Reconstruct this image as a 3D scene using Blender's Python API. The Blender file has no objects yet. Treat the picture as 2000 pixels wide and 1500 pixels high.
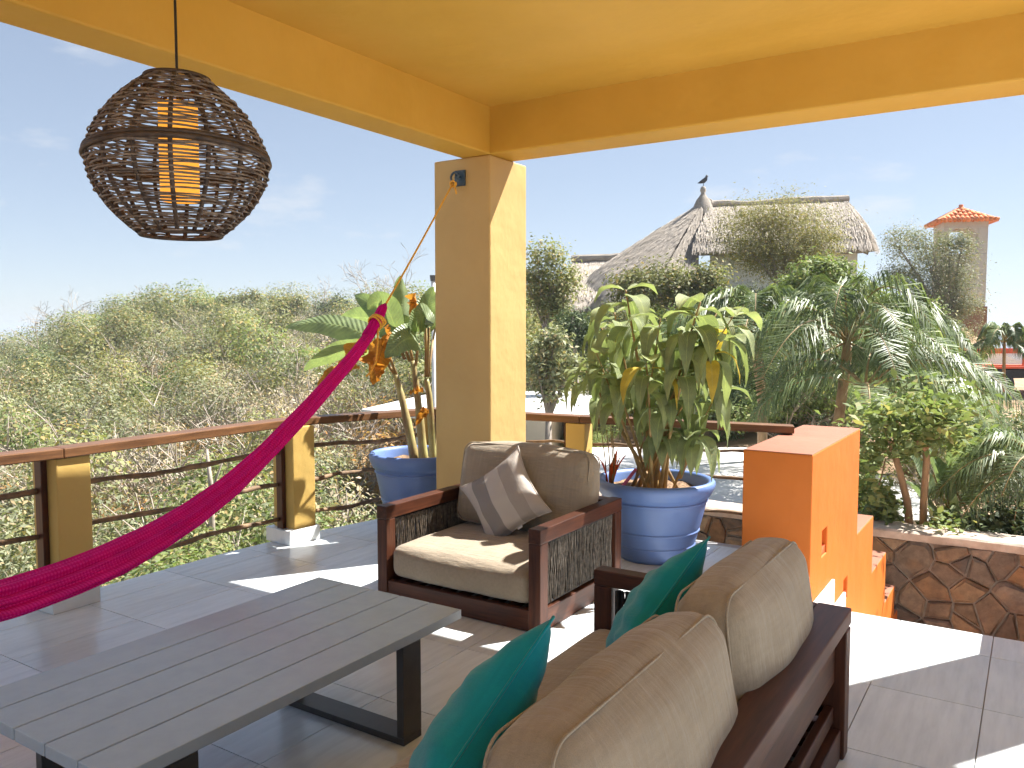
import bpy, bmesh, math, random
import numpy as np
from mathutils import Vector, Matrix, Euler
R = math.radians
rnd = random.Random(7)
nrg = np.random.default_rng(11)
scene = bpy.context.scene
COL = scene.collection

# ---------------------------------------------------------------- camera, sky, sun, exposure
CAM_H, PITCH, YAW = 1.65, 3.8616, 32.712
cam_data = bpy.data.cameras.new('camera')
cam_data.sensor_width = 36.0
cam_data.lens = 28.8
cam_data.clip_end = 60000
cam = bpy.data.objects.new('camera', cam_data)
COL.objects.link(cam)
cam.location = (0, 0, CAM_H)
cam.rotation_euler = (R(90 - PITCH), 0, R(YAW))
scene.camera = cam

SUN_EL = 52.5
SUN_H = Vector((0.55, 0.835, 0)).normalized()
TO_SUN = Vector((SUN_H.x * math.cos(R(SUN_EL)), SUN_H.y * math.cos(R(SUN_EL)), math.sin(R(SUN_EL))))
world = bpy.data.worlds.new('World')
scene.world = world
world.use_nodes = True
wn, wl = world.node_tree.nodes, world.node_tree.links
bg = wn['Background']
sky = wn.new('ShaderNodeTexSky')
sky.sky_type = 'NISHITA'
sky.sun_disc = False
sky.sun_elevation = R(SUN_EL)
sky.sun_rotation = math.atan2(SUN_H.x, SUN_H.y)
sky.air_density = 0.75
sky.dust_density = 0.25
sky.ozone_density = 1.6
sky.altitude = 50
# a few faint clouds low in the sky
tc = wn.new('ShaderNodeTexCoord')
mp = wn.new('ShaderNodeMapping'); mp.inputs['Scale'].default_value = (1, 1, 3.2)
nz = wn.new('ShaderNodeTexNoise'); nz.inputs['Scale'].default_value = 5.5; nz.inputs['Detail'].default_value = 7; nz.inputs['Roughness'].default_value = .6
rp = wn.new('ShaderNodeValToRGB'); rp.color_ramp.elements[0].position = .60; rp.color_ramp.elements[1].position = .78
rp.color_ramp.elements[1].color = (.6, .6, .6, 1)
mx = wn.new('ShaderNodeMix'); mx.data_type = 'RGBA'
mx.inputs[7].default_value = (3.0, 3.05, 3.1, 1)
wl.new(tc.outputs['Generated'], mp.inputs['Vector']); wl.new(mp.outputs['Vector'], nz.inputs['Vector'])
wl.new(nz.outputs['Fac'], rp.inputs['Fac']); wl.new(rp.outputs['Color'], mx.inputs[0])
gm = wn.new('ShaderNodeGamma'); gm.inputs['Gamma'].default_value = .56   # hazy air evens the sky out
wl.new(sky.outputs['Color'], gm.inputs['Color']); hsv = wn.new('ShaderNodeHueSaturation'); hsv.inputs['Saturation'].default_value = .86
wl.new(gm.outputs['Color'], hsv.inputs['Color']); cool = wn.new('ShaderNodeMix'); cool.data_type = 'RGBA'; cool.blend_type = 'MULTIPLY'; cool.inputs[0].default_value = 1; cool.inputs[7].default_value = (.97, 1.0, 1.06, 1)
wl.new(hsv.outputs['Color'], cool.inputs[6]); wl.new(cool.outputs[2], mx.inputs[6]); wl.new(mx.outputs[2], bg.inputs['Color'])
bg.inputs['Strength'].default_value = 0.104

sun_data = bpy.data.lights.new('sun', 'SUN')
sun_data.energy = 5.0
sun_data.angle = R(0.55)
sun_data.color = (1.0, 0.965, 0.91)
sun = bpy.data.objects.new('sun', sun_data)
COL.objects.link(sun)
sun.rotation_euler = TO_SUN.to_track_quat('Z', 'Y').to_euler()
sun.location = (6, 9, 14)

vs = scene.view_settings
vs.view_transform = 'Standard'; vs.look = 'None'; vs.exposure = 1.6; vs.gamma = 1.0
vs.use_curve_mapping = False
scene.render.engine = 'CYCLES'
scene.cycles.max_bounces = 6
scene.cycles.diffuse_bounces = 4
scene.cycles.use_adaptive_sampling = True
scene.cycles.adaptive_threshold = 0.03
scene.cycles.transparent_max_bounces = 8
scene.cycles.use_denoising = True
try: scene.cycles.denoiser = 'OPENIMAGEDENOISE'
except Exception: pass

# pixel (of the 2000 x 1500 photograph) -> point in the place, at a chosen distance in front of the camera
_cp, _sp = math.cos(R(PITCH)), math.sin(R(PITCH))
_cy, _sy = math.cos(R(YAW)), math.sin(R(YAW))
FWD, RGT = Vector((-_sy, _cy, 0)), Vector((_cy, _sy, 0))
def ray(px, py):
    r, u, f = px - 1000.0, 750.0 - py, 1600.0
    return RGT * r + FWD * (f * _cp + u * _sp) + Vector((0, 0, u * _cp - f * _sp))
def at(px, py, dist):
    d = ray(px, py); return Vector((0, 0, CAM_H)) + d * (dist / d.dot(FWD))
def on_y(px, py, y):
    d = ray(px, py); return Vector((0, 0, CAM_H)) + d * (y / d.y)
def on_x(px, py, x):
    d = ray(px, py); return Vector((0, 0, CAM_H)) + d * (x / d.x)

# ---------------------------------------------------------------- helpers
def np_mesh(name, V, F, uv=None, smooth=False):
    V = np.asarray(V, np.float32); F = np.asarray(F, np.int32)
    me = bpy.data.meshes.new(name)
    k = F.shape[1]
    me.vertices.add(len(V)); me.vertices.foreach_set('co', V.ravel())
    me.loops.add(F.size); me.loops.foreach_set('vertex_index', F.ravel())
    me.polygons.add(len(F)); me.polygons.foreach_set('loop_start', np.arange(0, F.size, k, dtype=np.int32))
    me.polygons.foreach_set('loop_total', np.full(len(F), k, np.int32))
    if smooth: me.polygons.foreach_set('use_smooth', np.ones(len(F), bool))
    if uv is not None:
        l = me.uv_layers.new(name='UVMap'); l.data.foreach_set('uv', np.asarray(uv, np.float32)[F.ravel()].ravel())
    me.update(calc_edges=True); me.validate()
    return me

class MB:
    """collects boxes, tubes, lathes ... into one mesh"""
    def __init__(s): s.v = []; s.f = []; s.uv = {}
    def add(s, vs, fs):
        n = len(s.v); s.v += [tuple(v) for v in vs]; s.f += [tuple(i + n for i in f) for f in fs]; return s
    def box(s, x0, x1, y0, y1, z0, z1, M=None):
        vs = [Vector((x, y, z)) for z in (z0, z1) for y in (y0, y1) for x in (x0, x1)]
        if M is not None: vs = [M @ v for v in vs]
        return s.add(vs, [(0, 2, 3, 1), (4, 5, 7, 6), (0, 1, 5, 4), (2, 6, 7, 3), (0, 4, 6, 2), (1, 3, 7, 5)])
    def tube(s, pts, rad, n=8, cap=True, closed=False):
        pts = [Vector(p) for p in pts]
        m = len(pts)
        rads = rad if hasattr(rad, '__len__') else [rad] * m
        vs = []; prev = None
        for i, p in enumerate(pts):
            a = pts[(i - 1) % m] if (i or closed) else p
            b = pts[(i + 1) % m] if (i < m - 1 or closed) else p
            t = (b - a)
            t = t.normalized() if t.length > 1e-9 else Vector((0, 0, 1))
            if prev is None:
                u = t.orthogonal().normalized()
            else:
                u = (prev - t * prev.dot(t)); u = u.normalized() if u.length > 1e-6 else t.orthogonal().normalized()
            prev = u; w = t.cross(u)
            for k in range(n):
                an = 2 * math.pi * k / n
                vs.append(p + (u * math.cos(an) + w * math.sin(an)) * rads[i])
        fs = []
        for i in range(m if closed else m - 1):
            j = (i + 1) % m
            for k in range(n):
                fs.append((i * n + k, i * n + (k + 1) % n, j * n + (k + 1) % n, j * n + k))
        if cap and not closed:
            fs.append(tuple(reversed(range(n)))); fs.append(tuple((m - 1) * n + k for k in range(n)))
        return s.add(vs, fs)
    def lathe(s, prof, n=40, c=(0, 0, 0)):
        vs = []; fs = []
        for r, z in prof:
            for k in range(n):
                a = 2 * math.pi * k / n
                vs.append((c[0] + r * math.cos(a), c[1] + r * math.sin(a), c[2] + z))
        for i in range(len(prof) - 1):
            for k in range(n):
                fs.append((i * n + k, i * n + (k + 1) % n, (i + 1) * n + (k + 1) % n, (i + 1) * n + k))
        return s.add(vs, fs)
    def prism(s, poly, axis, a, b):
        """polygon (2-D) extruded along axis 'x','y' or 'z' from a to b"""
        def P(p, t):
            return {'x': (t, p[0], p[1]), 'y': (p[0], t, p[1]), 'z': (p[0], p[1], t)}[axis]
        n = len(poly)
        vs = [P(p, a) for p in poly] + [P(p, b) for p in poly]
        fs = [tuple(reversed(range(n))), tuple(range(n, 2 * n))] + [(i, (i + 1) % n, n + (i + 1) % n, n + i) for i in range(n)]
        return s.add(vs, fs)
    def mesh(s, name, smooth=False):
        me = bpy.data.meshes.new(name); me.from_pydata(s.v, [], s.f); me.update()
        bm = bmesh.new(); bm.from_mesh(me); bmesh.ops.recalc_face_normals(bm, faces=bm.faces); bm.to_mesh(me); bm.free()
        if smooth: me.polygons.foreach_set('use_smooth', [True] * len(me.polygons))
        return me
    def build(s, name, mat, parent=None, smooth=False, bevel=0, seg=2, loc=None):
        o = link(name, s.mesh(name, smooth), mat, parent)
        if bevel:
            m = o.modifiers.new('bevel', 'BEVEL'); m.width = bevel; m.segments = seg; m.limit_method = 'ANGLE'; m.angle_limit = R(40)
        if loc is not None: o.location = loc
        return o

def link(name, me, mat=None, parent=None):
    o = bpy.data.objects.new(name, me); COL.objects.link(o)
    if mat is not None and me is not None and not me.materials: me.materials.append(mat)
    if parent is not None: o.parent = parent
    return o
def thing(name, label, cat, loc=(0, 0, 0), group=None):
    o = bpy.data.objects.new(name, None); COL.objects.link(o)
    o.empty_display_size = .2; o.location = loc
    return tag(o, label, cat, group)
def tag(o, label=None, cat=None, group=None, kind=None):
    if label: o['label'] = label
    if cat: o['category'] = cat
    if group: o['group'] = group
    if kind: o['kind'] = kind
    return o
def struct(o): o['kind'] = 'structure'; return o
def stuff(o): o['kind'] = 'stuff'; return o

# ---------------------------------------------------------------- materials
def new_mat(name):
    m = bpy.data.materials.new(name); m.use_nodes = True
    return m, m.node_tree.nodes, m.node_tree.links, m.node_tree.nodes['Principled BSDF']
def noise_node(n, l, scale, detail=5, rough=.6, stretch=(1, 1, 1), coord='Object', seed=0.0):
    t = n.new('ShaderNodeTexCoord'); mpn = n.new('ShaderNodeMapping'); mpn.inputs['Scale'].default_value = stretch
    mpn.inputs['Location'].default_value = (seed, seed * .7, seed * .3)
    z = n.new('ShaderNodeTexNoise'); z.inputs['Scale'].default_value = scale; z.inputs['Detail'].default_value = detail; z.inputs['Roughness'].default_value = rough
    l.new(t.outputs[coord], mpn.inputs['Vector']); l.new(mpn.outputs['Vector'], z.inputs['Vector'])
    return z
def ramp(n, l, src, stops):
    r = n.new('ShaderNodeValToRGB'); e = r.color_ramp.elements
    while len(e) < len(stops): e.new(.5)
    for q, (p, c) in zip(e, stops): q.position = p; q.color = (*c, 1)
    l.new(src, r.inputs['Fac']); return r.outputs['Color']
def mixc(n, l, fac, a, b, mode='MIX'):
    m = n.new('ShaderNodeMix'); m.data_type = 'RGBA'; m.blend_type = mode
    for i, v in ((0, fac), (6, a), (7, b)):
        if isinstance(v, (int, float)): m.inputs[i].default_value = v
        elif isinstance(v, tuple): m.inputs[i].default_value = (*v, 1)
        else: l.new(v, m.inputs[i])
    return m.outputs[2]
def bump_node(n, l, h, strength, dist, bsdf, prev=None):
    b = n.new('ShaderNodeBump'); b.inputs['Strength'].default_value = strength; b.inputs['Distance'].default_value = dist
    l.new(h, b.inputs['Height'])
    if prev is not None: l.new(prev, b.inputs['Normal'])
    l.new(b.outputs['Normal'], bsdf.inputs['Normal']); return b.outputs['Normal']
def simple(name, c1, c2, scale=8, rough=.6, stretch=(1, 1, 1), bump=.15, bdist=.01, bscale=None, detail=6, spec=.5, lo=.35, hi=.65, vary=0.0, coat=0.0):
    m, n, l, b = new_mat(name)
    z = noise_node(n, l, scale, detail, .6, stretch)
    col = ramp(n, l, z.outputs['Fac'], [(lo, c1), (hi, c2)])
    if vary:
        oi = n.new('ShaderNodeObjectInfo'); hs = n.new('ShaderNodeHueSaturation')
        mr = n.new('ShaderNodeMapRange'); mr.inputs['To Min'].default_value = 1 - vary; mr.inputs['To Max'].default_value = 1 + vary
        l.new(oi.outputs['Random'], mr.inputs['Value']); l.new(mr.outputs['Result'], hs.inputs['Value']); l.new(col, hs.inputs['Color']); col = hs.outputs['Color']
    l.new(col, b.inputs['Base Color'])
    b.inputs['Roughness'].default_value = rough; b.inputs['Specular IOR Level'].default_value = spec
    if coat: b.inputs['Coat Weight'].default_value = coat; b.inputs['Coat Roughness'].default_value = .25
    if bump:
        z2 = z if bscale is None else noise_node(n, l, bscale, 6, .65, stretch, seed=3.1)
        bump_node(n, l, z2.outputs['Fac'], bump, bdist, b)
    return m
def leafmat(name, c1, c2, c3=None, trans=.35, rough=.6, scale=3.0, island=True, vein=False, spec=.2):
    """c1..c2 vary leaf by leaf; c3 an occasional dry colour"""
    m, n, l, b = new_mat(name)
    g = n.new('ShaderNodeNewGeometry'); oi = n.new('ShaderNodeObjectInfo')
    rv = g.outputs['Random Per Island'] if island else oi.outputs['Random']
    stops = [(0, c1), (.8, c2)] + ([(.93, c3), (1.0, c3)] if c3 else [])
    col = ramp(n, l, rv, stops)
    if island:
        hs = n.new('ShaderNodeHueSaturation'); mr = n.new('ShaderNodeMapRange'); mr.inputs['To Min'].default_value = .78; mr.inputs['To Max'].default_value = 1.22
        l.new(oi.outputs['Random'], mr.inputs['Value']); l.new(mr.outputs['Result'], hs.inputs['Value']); l.new(col, hs.inputs['Color']); col = hs.outputs['Color']
    if vein:
        uv = n.new('ShaderNodeUVMap'); sx = n.new('ShaderNodeSeparateXYZ'); l.new(uv.outputs['UV'], sx.inputs[0])
        ab = n.new('ShaderNodeMath'); ab.operation = 'ABSOLUTE'; l.new(sx.outputs['Y'], ab.inputs[0])
        mu = n.new('ShaderNodeMath'); mu.operation = 'MULTIPLY_ADD'; l.new(ab.outputs[0], mu.inputs[0]); mu.inputs[1].default_value = -vein[1]; l.new(sx.outputs['X'], mu.inputs[2])
        m2 = n.new('ShaderNodeMath'); m2.operation = 'MULTIPLY'; l.new(mu.outputs[0], m2.inputs[0]); m2.inputs[1].default_value = vein[0]
        si = n.new('ShaderNodeMath'); si.operation = 'SINE'; l.new(m2.outputs[0], si.inputs[0])
        rib = ramp(n, l, ab.outputs[0], [(0.0, (1, 1, 1)), (.09, (0, 0, 0))])
        vr = ramp(n, l, si.outputs[0], [(.55, (0, 0, 0)), (1.0, (1, 1, 1))])
        fac = n.new('ShaderNodeMath'); fac.operation = 'MULTIPLY'; l.new(vr, fac.inputs[0]); fac.inputs[1].default_value = vein[2]
        col = mixc(n, l, fac.outputs[0], col, vein[3]); 
        col = mixc(n, l, rib, col, vein[3])
        z = noise_node(n, l, 9, 4, .6)
        patch = ramp(n, l, z.outputs['Fac'], [(.38, (.82, .82, .82)), (.66, (1.18, 1.18, 1.05))])
        col = mixc(n, l, 1.0, col, patch, 'MULTIPLY')
        bump_node(n, l, si.outputs[0], .35, .006, b)
    l.new(col, b.inputs['Base Color']); b.inputs['Roughness'].default_value = rough; b.inputs['Specular IOR Level'].default_value = spec
    tr = n.new('ShaderNodeBsdfTranslucent'); tcol = mixc(n, l, 1.0, col, (1.12, 1.2, .68), 'MULTIPLY'); l.new(tcol, tr.inputs['Color'])
    ms = n.new('ShaderNodeMixShader'); ms.inputs[0].default_value = trans
    l.new(b.outputs[0], ms.inputs[1]); l.new(tr.outputs[0], ms.inputs[2]); l.new(ms.outputs[0], n['Material Output'].inputs['Surface'])
    return m
def wood(name, c1, c2, axis, rough=.38, scale=7, coat=.15):
    st = [6, 6, 6]; st['xyz'.index(axis)] = .45
    m, n, l, b = new_mat(name)
    z = noise_node(n, l, scale, 8, .62, tuple(st)); z2 = noise_node(n, l, 1.4, 3, .5, (1, 1, 1), seed=5)
    col = ramp(n, l, z.outputs['Fac'], [(.32, c1), (.68, c2)])
    col = mixc(n, l, 1.0, col, ramp(n, l, z2.outputs['Fac'], [(.3, (.78, .75, .72)), (.7, (1.15, 1.12, 1.1))]), 'MULTIPLY')
    l.new(col, b.inputs['Base Color']); b.inputs['Roughness'].default_value = rough
    b.inputs['Coat Weight'].default_value = coat; b.inputs['Coat Roughness'].default_value = .3; b.inputs['Specular IOR Level'].default_value = .32
    bump_node(n, l, z.outputs['Fac'], .12, .004, b)
    return m
def plaster(name, c1, c2, rough=.62):
    m, n, l, b = new_mat(name)
    z = noise_node(n, l, 1.3, 6, .6); z2 = noise_node(n, l, 26, 5, .6, (1, 1, .35)); z3 = noise_node(n, l, 3.2, 3, .5, (1, 1, 1), seed=9)
    l.new(ramp(n, l, z.outputs['Fac'], [(.3, c1), (.7, c2)]), b.inputs['Base Color'])
    b.inputs['Roughness'].default_value = rough; b.inputs['Specular IOR Level'].default_value = .35
    p = bump_node(n, l, z2.outputs['Fac'], .22, .007, b); bump_node(n, l, z3.outputs['Fac'], .42, .035, b, p)
    return m
M = {}
M['ochre'] = plaster('ochre_plaster', (.58, .335, .045), (.65, .385, .065))
M['cream'] = plaster('column_plaster', (.52, .345, .13), (.58, .395, .155))
M['post'] = plaster('rail_post_plaster', (.54, .36, .10), (.60, .41, .13))
M['orange'] = plaster('orange_plaster', (.52, .135, .013), (.58, .16, .018))
M['orange_sky_tint'] = plaster('sky_tinted_orange_plaster', (.27, .105, .060), (.33, .14, .085))  # pinkish colour stands in for sky reflected off the parapet tops
M['redbox'] = simple('red_recess_paint', (.62, .10, .03), (.70, .13, .035), 6, .5)
M['white_wall'] = plaster('white_plaster', (.74, .73, .70), (.80, .79, .76))
M['conc_white'] = simple('white_roof_concrete', (.60, .58, .55), (.82, .80, .77), 1.1, .8, bump=.2, lo=.3, hi=.6)
M['grout'] = simple('grout', (.33, .33, .33), (.40, .40, .40), 20, .9)
def tile_mat():
    m, n, l, b = new_mat('floor_tile')
    z = noise_node(n, l, 3.2, 8, .68, (7, .8, 1)); z2 = noise_node(n, l, .9, 3, .5)
    col = ramp(n, l, z.outputs['Fac'], [(.30, (.57, .605, .62)), (.52, (.66, .70, .715)), (.72, (.73, .77, .785))])
    col = mixc(n, l, 1.0, col, ramp(n, l, z2.outputs['Fac'], [(.3, (.92, .92, .92)), (.7, (1.06, 1.05, 1.04))]), 'MULTIPLY')
    oi = n.new('ShaderNodeObjectInfo'); mr = n.new('ShaderNodeMapRange'); mr.inputs['To Min'].default_value = .91; mr.inputs['To Max'].default_value = 1.06
    hs = n.new('ShaderNodeHueSaturation'); l.new(oi.outputs['Random'], mr.inputs['Value']); l.new(mr.outputs['Result'], hs.inputs['Value']); l.new(col, hs.inputs['Color'])
    l.new(hs.outputs['Color'], b.inputs['Base Color'])
    rr = n.new('ShaderNodeMapRange'); rr.inputs['To Min'].default_value = .16; rr.inputs['To Max'].default_value = .30
    l.new(z.outputs['Fac'], rr.inputs['Value']); l.new(rr.outputs['Result'], b.inputs['Roughness'])
    bump_node(n, l, z.outputs['Fac'], .10, .004, b)
    return m
M['tile'] = tile_mat()
for ax in 'xyz':
    M['wood_' + ax] = wood('mahogany_' + ax, (.034, .011, .006), (.095, .032, .015), ax, .44, coat=.0)
    M['rail_' + ax] = wood('handrail_wood_' + ax, (.095, .045, .020), (.215, .105, .045), ax, .42, coat=.08)
M['branch'] = simple('branch_bark', (.10, .062, .035), (.30, .19, .10), 9, .75, (1, 1, 1), .5, .01)
M['table_top'] = simple('taupe_powder_coat', (.34, .405, .46), (.37, .435, .49), 14, .27, bump=.03, bdist=.002, spec=.95)
M['table_leg'] = simple('dark_metal', (.038, .036, .035), (.05, .048, .046), 14, .38, bump=.04, bdist=.002)
def fabric(name, c1, c2, weave=520, wr=.5):
    m, n, l, b = new_mat(name)
    z = noise_node(n, l, 5, 5, .6); zf = noise_node(n, l, weave, 2, .5, (1, 1, 1)); zw = noise_node(n, l, 3.2, 4, .6, (1.4, 6.5, 1.4), seed=4)
    zs = noise_node(n, l, 60, 3, .5, (1, .08, 1), seed=2)
    col = ramp(n, l, z.outputs['Fac'], [(.3, c1), (.7, c2)])
    col = mixc(n, l, .5, col, ramp(n, l, zf.outputs['Fac'], [(.3, (.75, .75, .75)), (.7, (1.2, 1.2, 1.2))]), 'MULTIPLY')
    col = mixc(n, l, .35, col, ramp(n, l, zs.outputs['Fac'], [(.35, (.82, .82, .82)), (.65, (1.12, 1.12, 1.12))]), 'MULTIPLY')
    l.new(col, b.inputs['Base Color']); b.inputs['Roughness'].default_value = .9; b.inputs['Specular IOR Level'].default_value = .2
    b.inputs['Sheen Weight'].default_value = .25; b.inputs['Sheen Roughness'].default_value = .5
    p = bump_node(n, l, zf.outputs['Fac'], .25, .002, b); bump_node(n, l, zw.outputs['Fac'], wr, .022, b, p)
    return m
M['taupe'] = fabric('taupe_canvas', (.305, .25, .178), (.345, .285, .208), wr=.55)
M['teal'] = fabric('teal_canvas', (.0, .22, .25), (.003, .27, .30), wr=.22)
def stripe_mat():
    m, n, l, b = new_mat('striped_canvas')
    t = n.new('ShaderNodeTexCoord'); sp = n.new('ShaderNodeSeparateXYZ'); l.new(t.outputs['Object'], sp.inputs[0])
    mr = n.new('ShaderNodeMapRange'); mr.inputs['From Min'].default_value = -.25; mr.inputs['From Max'].default_value = .25; l.new(sp.outputs['X'], mr.inputs['Value'])
    rpn = n.new('ShaderNodeValToRGB'); rpn.color_ramp.interpolation = 'CONSTANT'; e = rpn.color_ramp.elements
    sts = [(0, (.50, .45, .40)), (.20, (.27, .25, .235)), (.40, (.52, .48, .43)), (.62, (.40, .355, .31)), (.80, (.50, .45, .40))]
    while len(e) < len(sts): e.new(.5)
    for q, (p, c) in zip(e, sts): q.position = p; q.color = (*c, 1)
    l.new(mr.outputs['Result'], rpn.inputs['Fac'])
    zf = noise_node(n, l, 480, 2, .5); zw = noise_node(n, l, 10, 4, .55)
    col = mixc(n, l, .5, rpn.outputs['Color'], ramp(n, l, zf.outputs['Fac'], [(.3, (.78, .78, .78)), (.7, (1.18, 1.18, 1.18))]), 'MULTIPLY')
    l.new(col, b.inputs['Base Color']); b.inputs['Roughness'].default_value = .9; b.inputs['Specular IOR Level'].default_value = .2
    p = bump_node(n, l, zf.outputs['Fac'], .25, .002, b); bump_node(n, l, zw.outputs['Fac'], .4, .02, b, p)
    return m
M['stripe'] = stripe_mat()
M['tagwhite'] = simple('white_label_cloth', (.70, .66, .62), (.76, .72, .68), 30, .85)
M['cord_black'] = simple('black_cord', (.012, .012, .013), (.03, .028, .026), 60, .6)
M['cord_tan'] = simple('dark_tan_cord', (.06, .05, .04), (.17, .14, .11), 40, .6)
M['pot'] = simple('blue_planter_plastic', (.115, .19, .42), (.14, .225, .47), 5, .42, bump=.05, bdist=.003, lo=.3, hi=.7)
M['soil'] = simple('dry_leaf_soil', (.10, .06, .035), (.32, .20, .11), 30, .95, bump=.8, bdist=.02)
M['rope'] = simple('yellow_rope', (.78, .36, .03), (.90, .50, .06), 90, .7, bump=.5, bdist=.003)
M['hook'] = simple('blue_black_iron', (.035, .065, .09), (.07, .11, .14), 30, .45)
def hammock_mat():
    m, n, l, b = new_mat('magenta_hammock_net')
    uv = n.new('ShaderNodeUVMap'); sx = n.new('ShaderNodeSeparateXYZ'); l.new(uv.outputs['UV'], sx.inputs[0])
    def sinw(src, k, ph=None):
        a = n.new('ShaderNodeMath'); a.operation = 'MULTIPLY'; l.new(src, a.inputs[0]); a.inputs[1].default_value = k
        if ph is not None:
            q = n.new('ShaderNodeMath'); q.operation = 'ADD'; l.new(a.outputs[0], q.inputs[0]); l.new(ph, q.inputs[1]); a = q
        s = n.new('ShaderNodeMath'); s.operation = 'SINE'; l.new(a.outputs[0], s.inputs[0]); return s.outputs[0]
    w1 = sinw(sx.outputs['Y'], 260.0)
    w2 = sinw(sx.outputs['X'], 420.0, w1)
    mu = n.new('ShaderNodeMath'); mu.operation = 'ADD'; l.new(w1, mu.inputs[0]); l.new(w2, mu.inputs[1])
    col = ramp(n, l, mu.outputs[0], [(.0, (.82, .0, .24)), (.55, (.92, .014, .31)), (1.0, (.94, .03, .36))])
    z = noise_node(n, l, 7, 4, .6)
    col = mixc(n, l, .6, col, ramp(n, l, z.outputs['Fac'], [(.3, (.8, .8, .85)), (.7, (1.1, 1.0, 1.1))]), 'MULTIPLY')
    l.new(col, b.inputs['Base Color']); b.inputs['Roughness'].default_value = .75; b.inputs['Specular IOR Level'].default_value = .25
    bump_node(n, l, mu.outputs[0], .4, .003, b)
    tr = n.new('ShaderNodeBsdfTranslucent'); l.new(col, tr.inputs['Color'])
    ms = n.new('ShaderNodeMixShader'); ms.inputs[0].default_value = .3
    l.new(b.outputs[0], ms.inputs[1]); l.new(tr.outputs[0], ms.inputs[2]); l.new(ms.outputs[0], n['Material Output'].inputs['Surface'])
    return m
M['hammock'] = hammock_mat()
M['cane'] = simple('lamp_cane', (.095, .072, .058), (.28, .225, .175), 22, .6, (1, 1, 1), .3, .004)
M['cane_dark'] = simple('lamp_rib_cane', (.035, .022, .016), (.09, .06, .04), 22, .65)
M['amber'] = None
M['black'] = simple('black_cable', (.012, .012, .012), (.02, .02, .02), 20, .5)
M['stone'] = None
M['mortar'] = simple('mortar', (.20, .17, .14), (.34, .295, .25), 14, .9, bump=.6, bdist=.015)
M['cap'] = simple('sandy_wall_cap', (.38, .30, .23), (.58, .48, .39), 5, .85, bump=.5, bdist=.02)
def stone_mat(name, cols, rough=.8):
    m, n, l, b = new_mat(name)
    oi = n.new('ShaderNodeObjectInfo'); g = n.new('ShaderNodeNewGeometry')
    ad = n.new('ShaderNodeMath'); ad.operation = 'ADD'; l.new(oi.outputs['Random'], ad.inputs[0]); l.new(g.outputs['Random Per Island'], ad.inputs[1])
    fr = n.new('ShaderNodeMath'); fr.operation = 'FRACT'; l.new(ad.outputs[0], fr.inputs[0])
    k = len(cols); base = ramp(n, l, fr.outputs[0], [(i / (k - 1), c) for i, c in enumerate(cols)])
    z = noise_node(n, l, 11, 8, .65); z2 = noise_node(n, l, 4, 4, .6, seed=8)
    col = mixc(n, l, 1.0, base, ramp(n, l, z.outputs['Fac'], [(.3, (.55, .52, .5)), (.7, (1.4, 1.35, 1.3))]), 'MULTIPLY')
    col = mixc(n, l, ramp(n, l, z2.outputs['Fac'], [(.52, (0, 0, 0)), (.75, (.55, .55, .55))]), col, (.27, .14, .055))
    l.new(col, b.inputs['Base Color']); b.inputs['Roughness'].default_value = rough
    bump_node(n, l, z.outputs['Fac'], .7, .02, b)
    return m
M['stone'] = stone_mat('brown_field_stone', [(.15, .105, .065), (.23, .15, .08), (.085, .072, .06), (.29, .205, .12), (.12, .095, .072), (.20, .115, .05), (.19, .16, .13)])
M['stone_pale'] = stone_mat('pale_garden_stone', [(.30, .24, .18), (.40, .33, .25), (.26, .21, .17), (.44, .34, .22)])
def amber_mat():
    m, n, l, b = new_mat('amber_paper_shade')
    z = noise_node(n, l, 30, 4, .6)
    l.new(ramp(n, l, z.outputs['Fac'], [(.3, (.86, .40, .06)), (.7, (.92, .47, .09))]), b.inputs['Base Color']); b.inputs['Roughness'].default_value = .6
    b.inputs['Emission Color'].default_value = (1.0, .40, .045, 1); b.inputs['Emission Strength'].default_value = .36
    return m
M['amber'] = amber_mat()

# ---------------------------------------------------------------- veranda: ceiling, beams, columns
CX0, CX1, CY0, CY1 = -3.886, -3.376, 4.96, 5.465
veranda = thing('veranda_roof', 'ochre plastered veranda ceiling with two deep beams meeting on a square corner column', 'veranda', (-3.6, 5.2, 0))
veranda_inv = Matrix.Translation((3.6, -5.2, 0))
def vp(name, mb, mat, bevel=.006):
    o = mb.build(name, mat, veranda, bevel=bevel); o.matrix_parent_inverse = veranda_inv; return o
vp('ceiling', MB().box(-3.638, 1.5, -2.1, 5.30, 3.24, 3.45), M['ochre'])
vp('beam', MB().box(-3.642, -3.378, -2.1, 5.297, 2.905, 3.30), M['ochre'], .012)
vp('beam', MB().box(-3.40, 1.497, 4.962, 5.293, 2.907, 3.30), M['ochre'], .012)
col1 = vp('column', MB().box(CX0, CX1, CY0, CY1, .0, 2.9045), M['cream'], .012)
vp('column', MB().box(.30, .81, CY0, CY1, .0, 2.9045), M['cream'], .012)
vp('column', MB().box(-3.886, -3.376, -2.1, -1.6, .0, 2.9045), M['cream'], .012)
# iron hook plate on the column
hp = MB().box(-3.682, -3.588, 4.945, 4.9595, 2.70, 2.815).build('hook_plate', M['hook'], col1, bevel=.003)
mb = MB()
mb.tube([(-3.635, 4.947, 2.765), (-3.635, 4.90, 2.765)], .012, 10)
mb.tube([(-3.635 + .034 * math.cos(a), 4.885 + .006 * math.sin(a), 2.757 + .034 * math.sin(a)) for a in np.linspace(0, 2 * math.pi, 22)[:-1]], .008, 8, closed=True)
mb.build('hook_ring', M['hook'], col1, smooth=True)
for dx in (-.035, .035):
    for dz in (-.043, .043): MB().tube([(-3.635 + dx, 4.946, 2.757 + dz), (-3.635 + dx, 4.940, 2.757 + dz)], .006, 6).build('bolt', M['hook'], col1)

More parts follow.
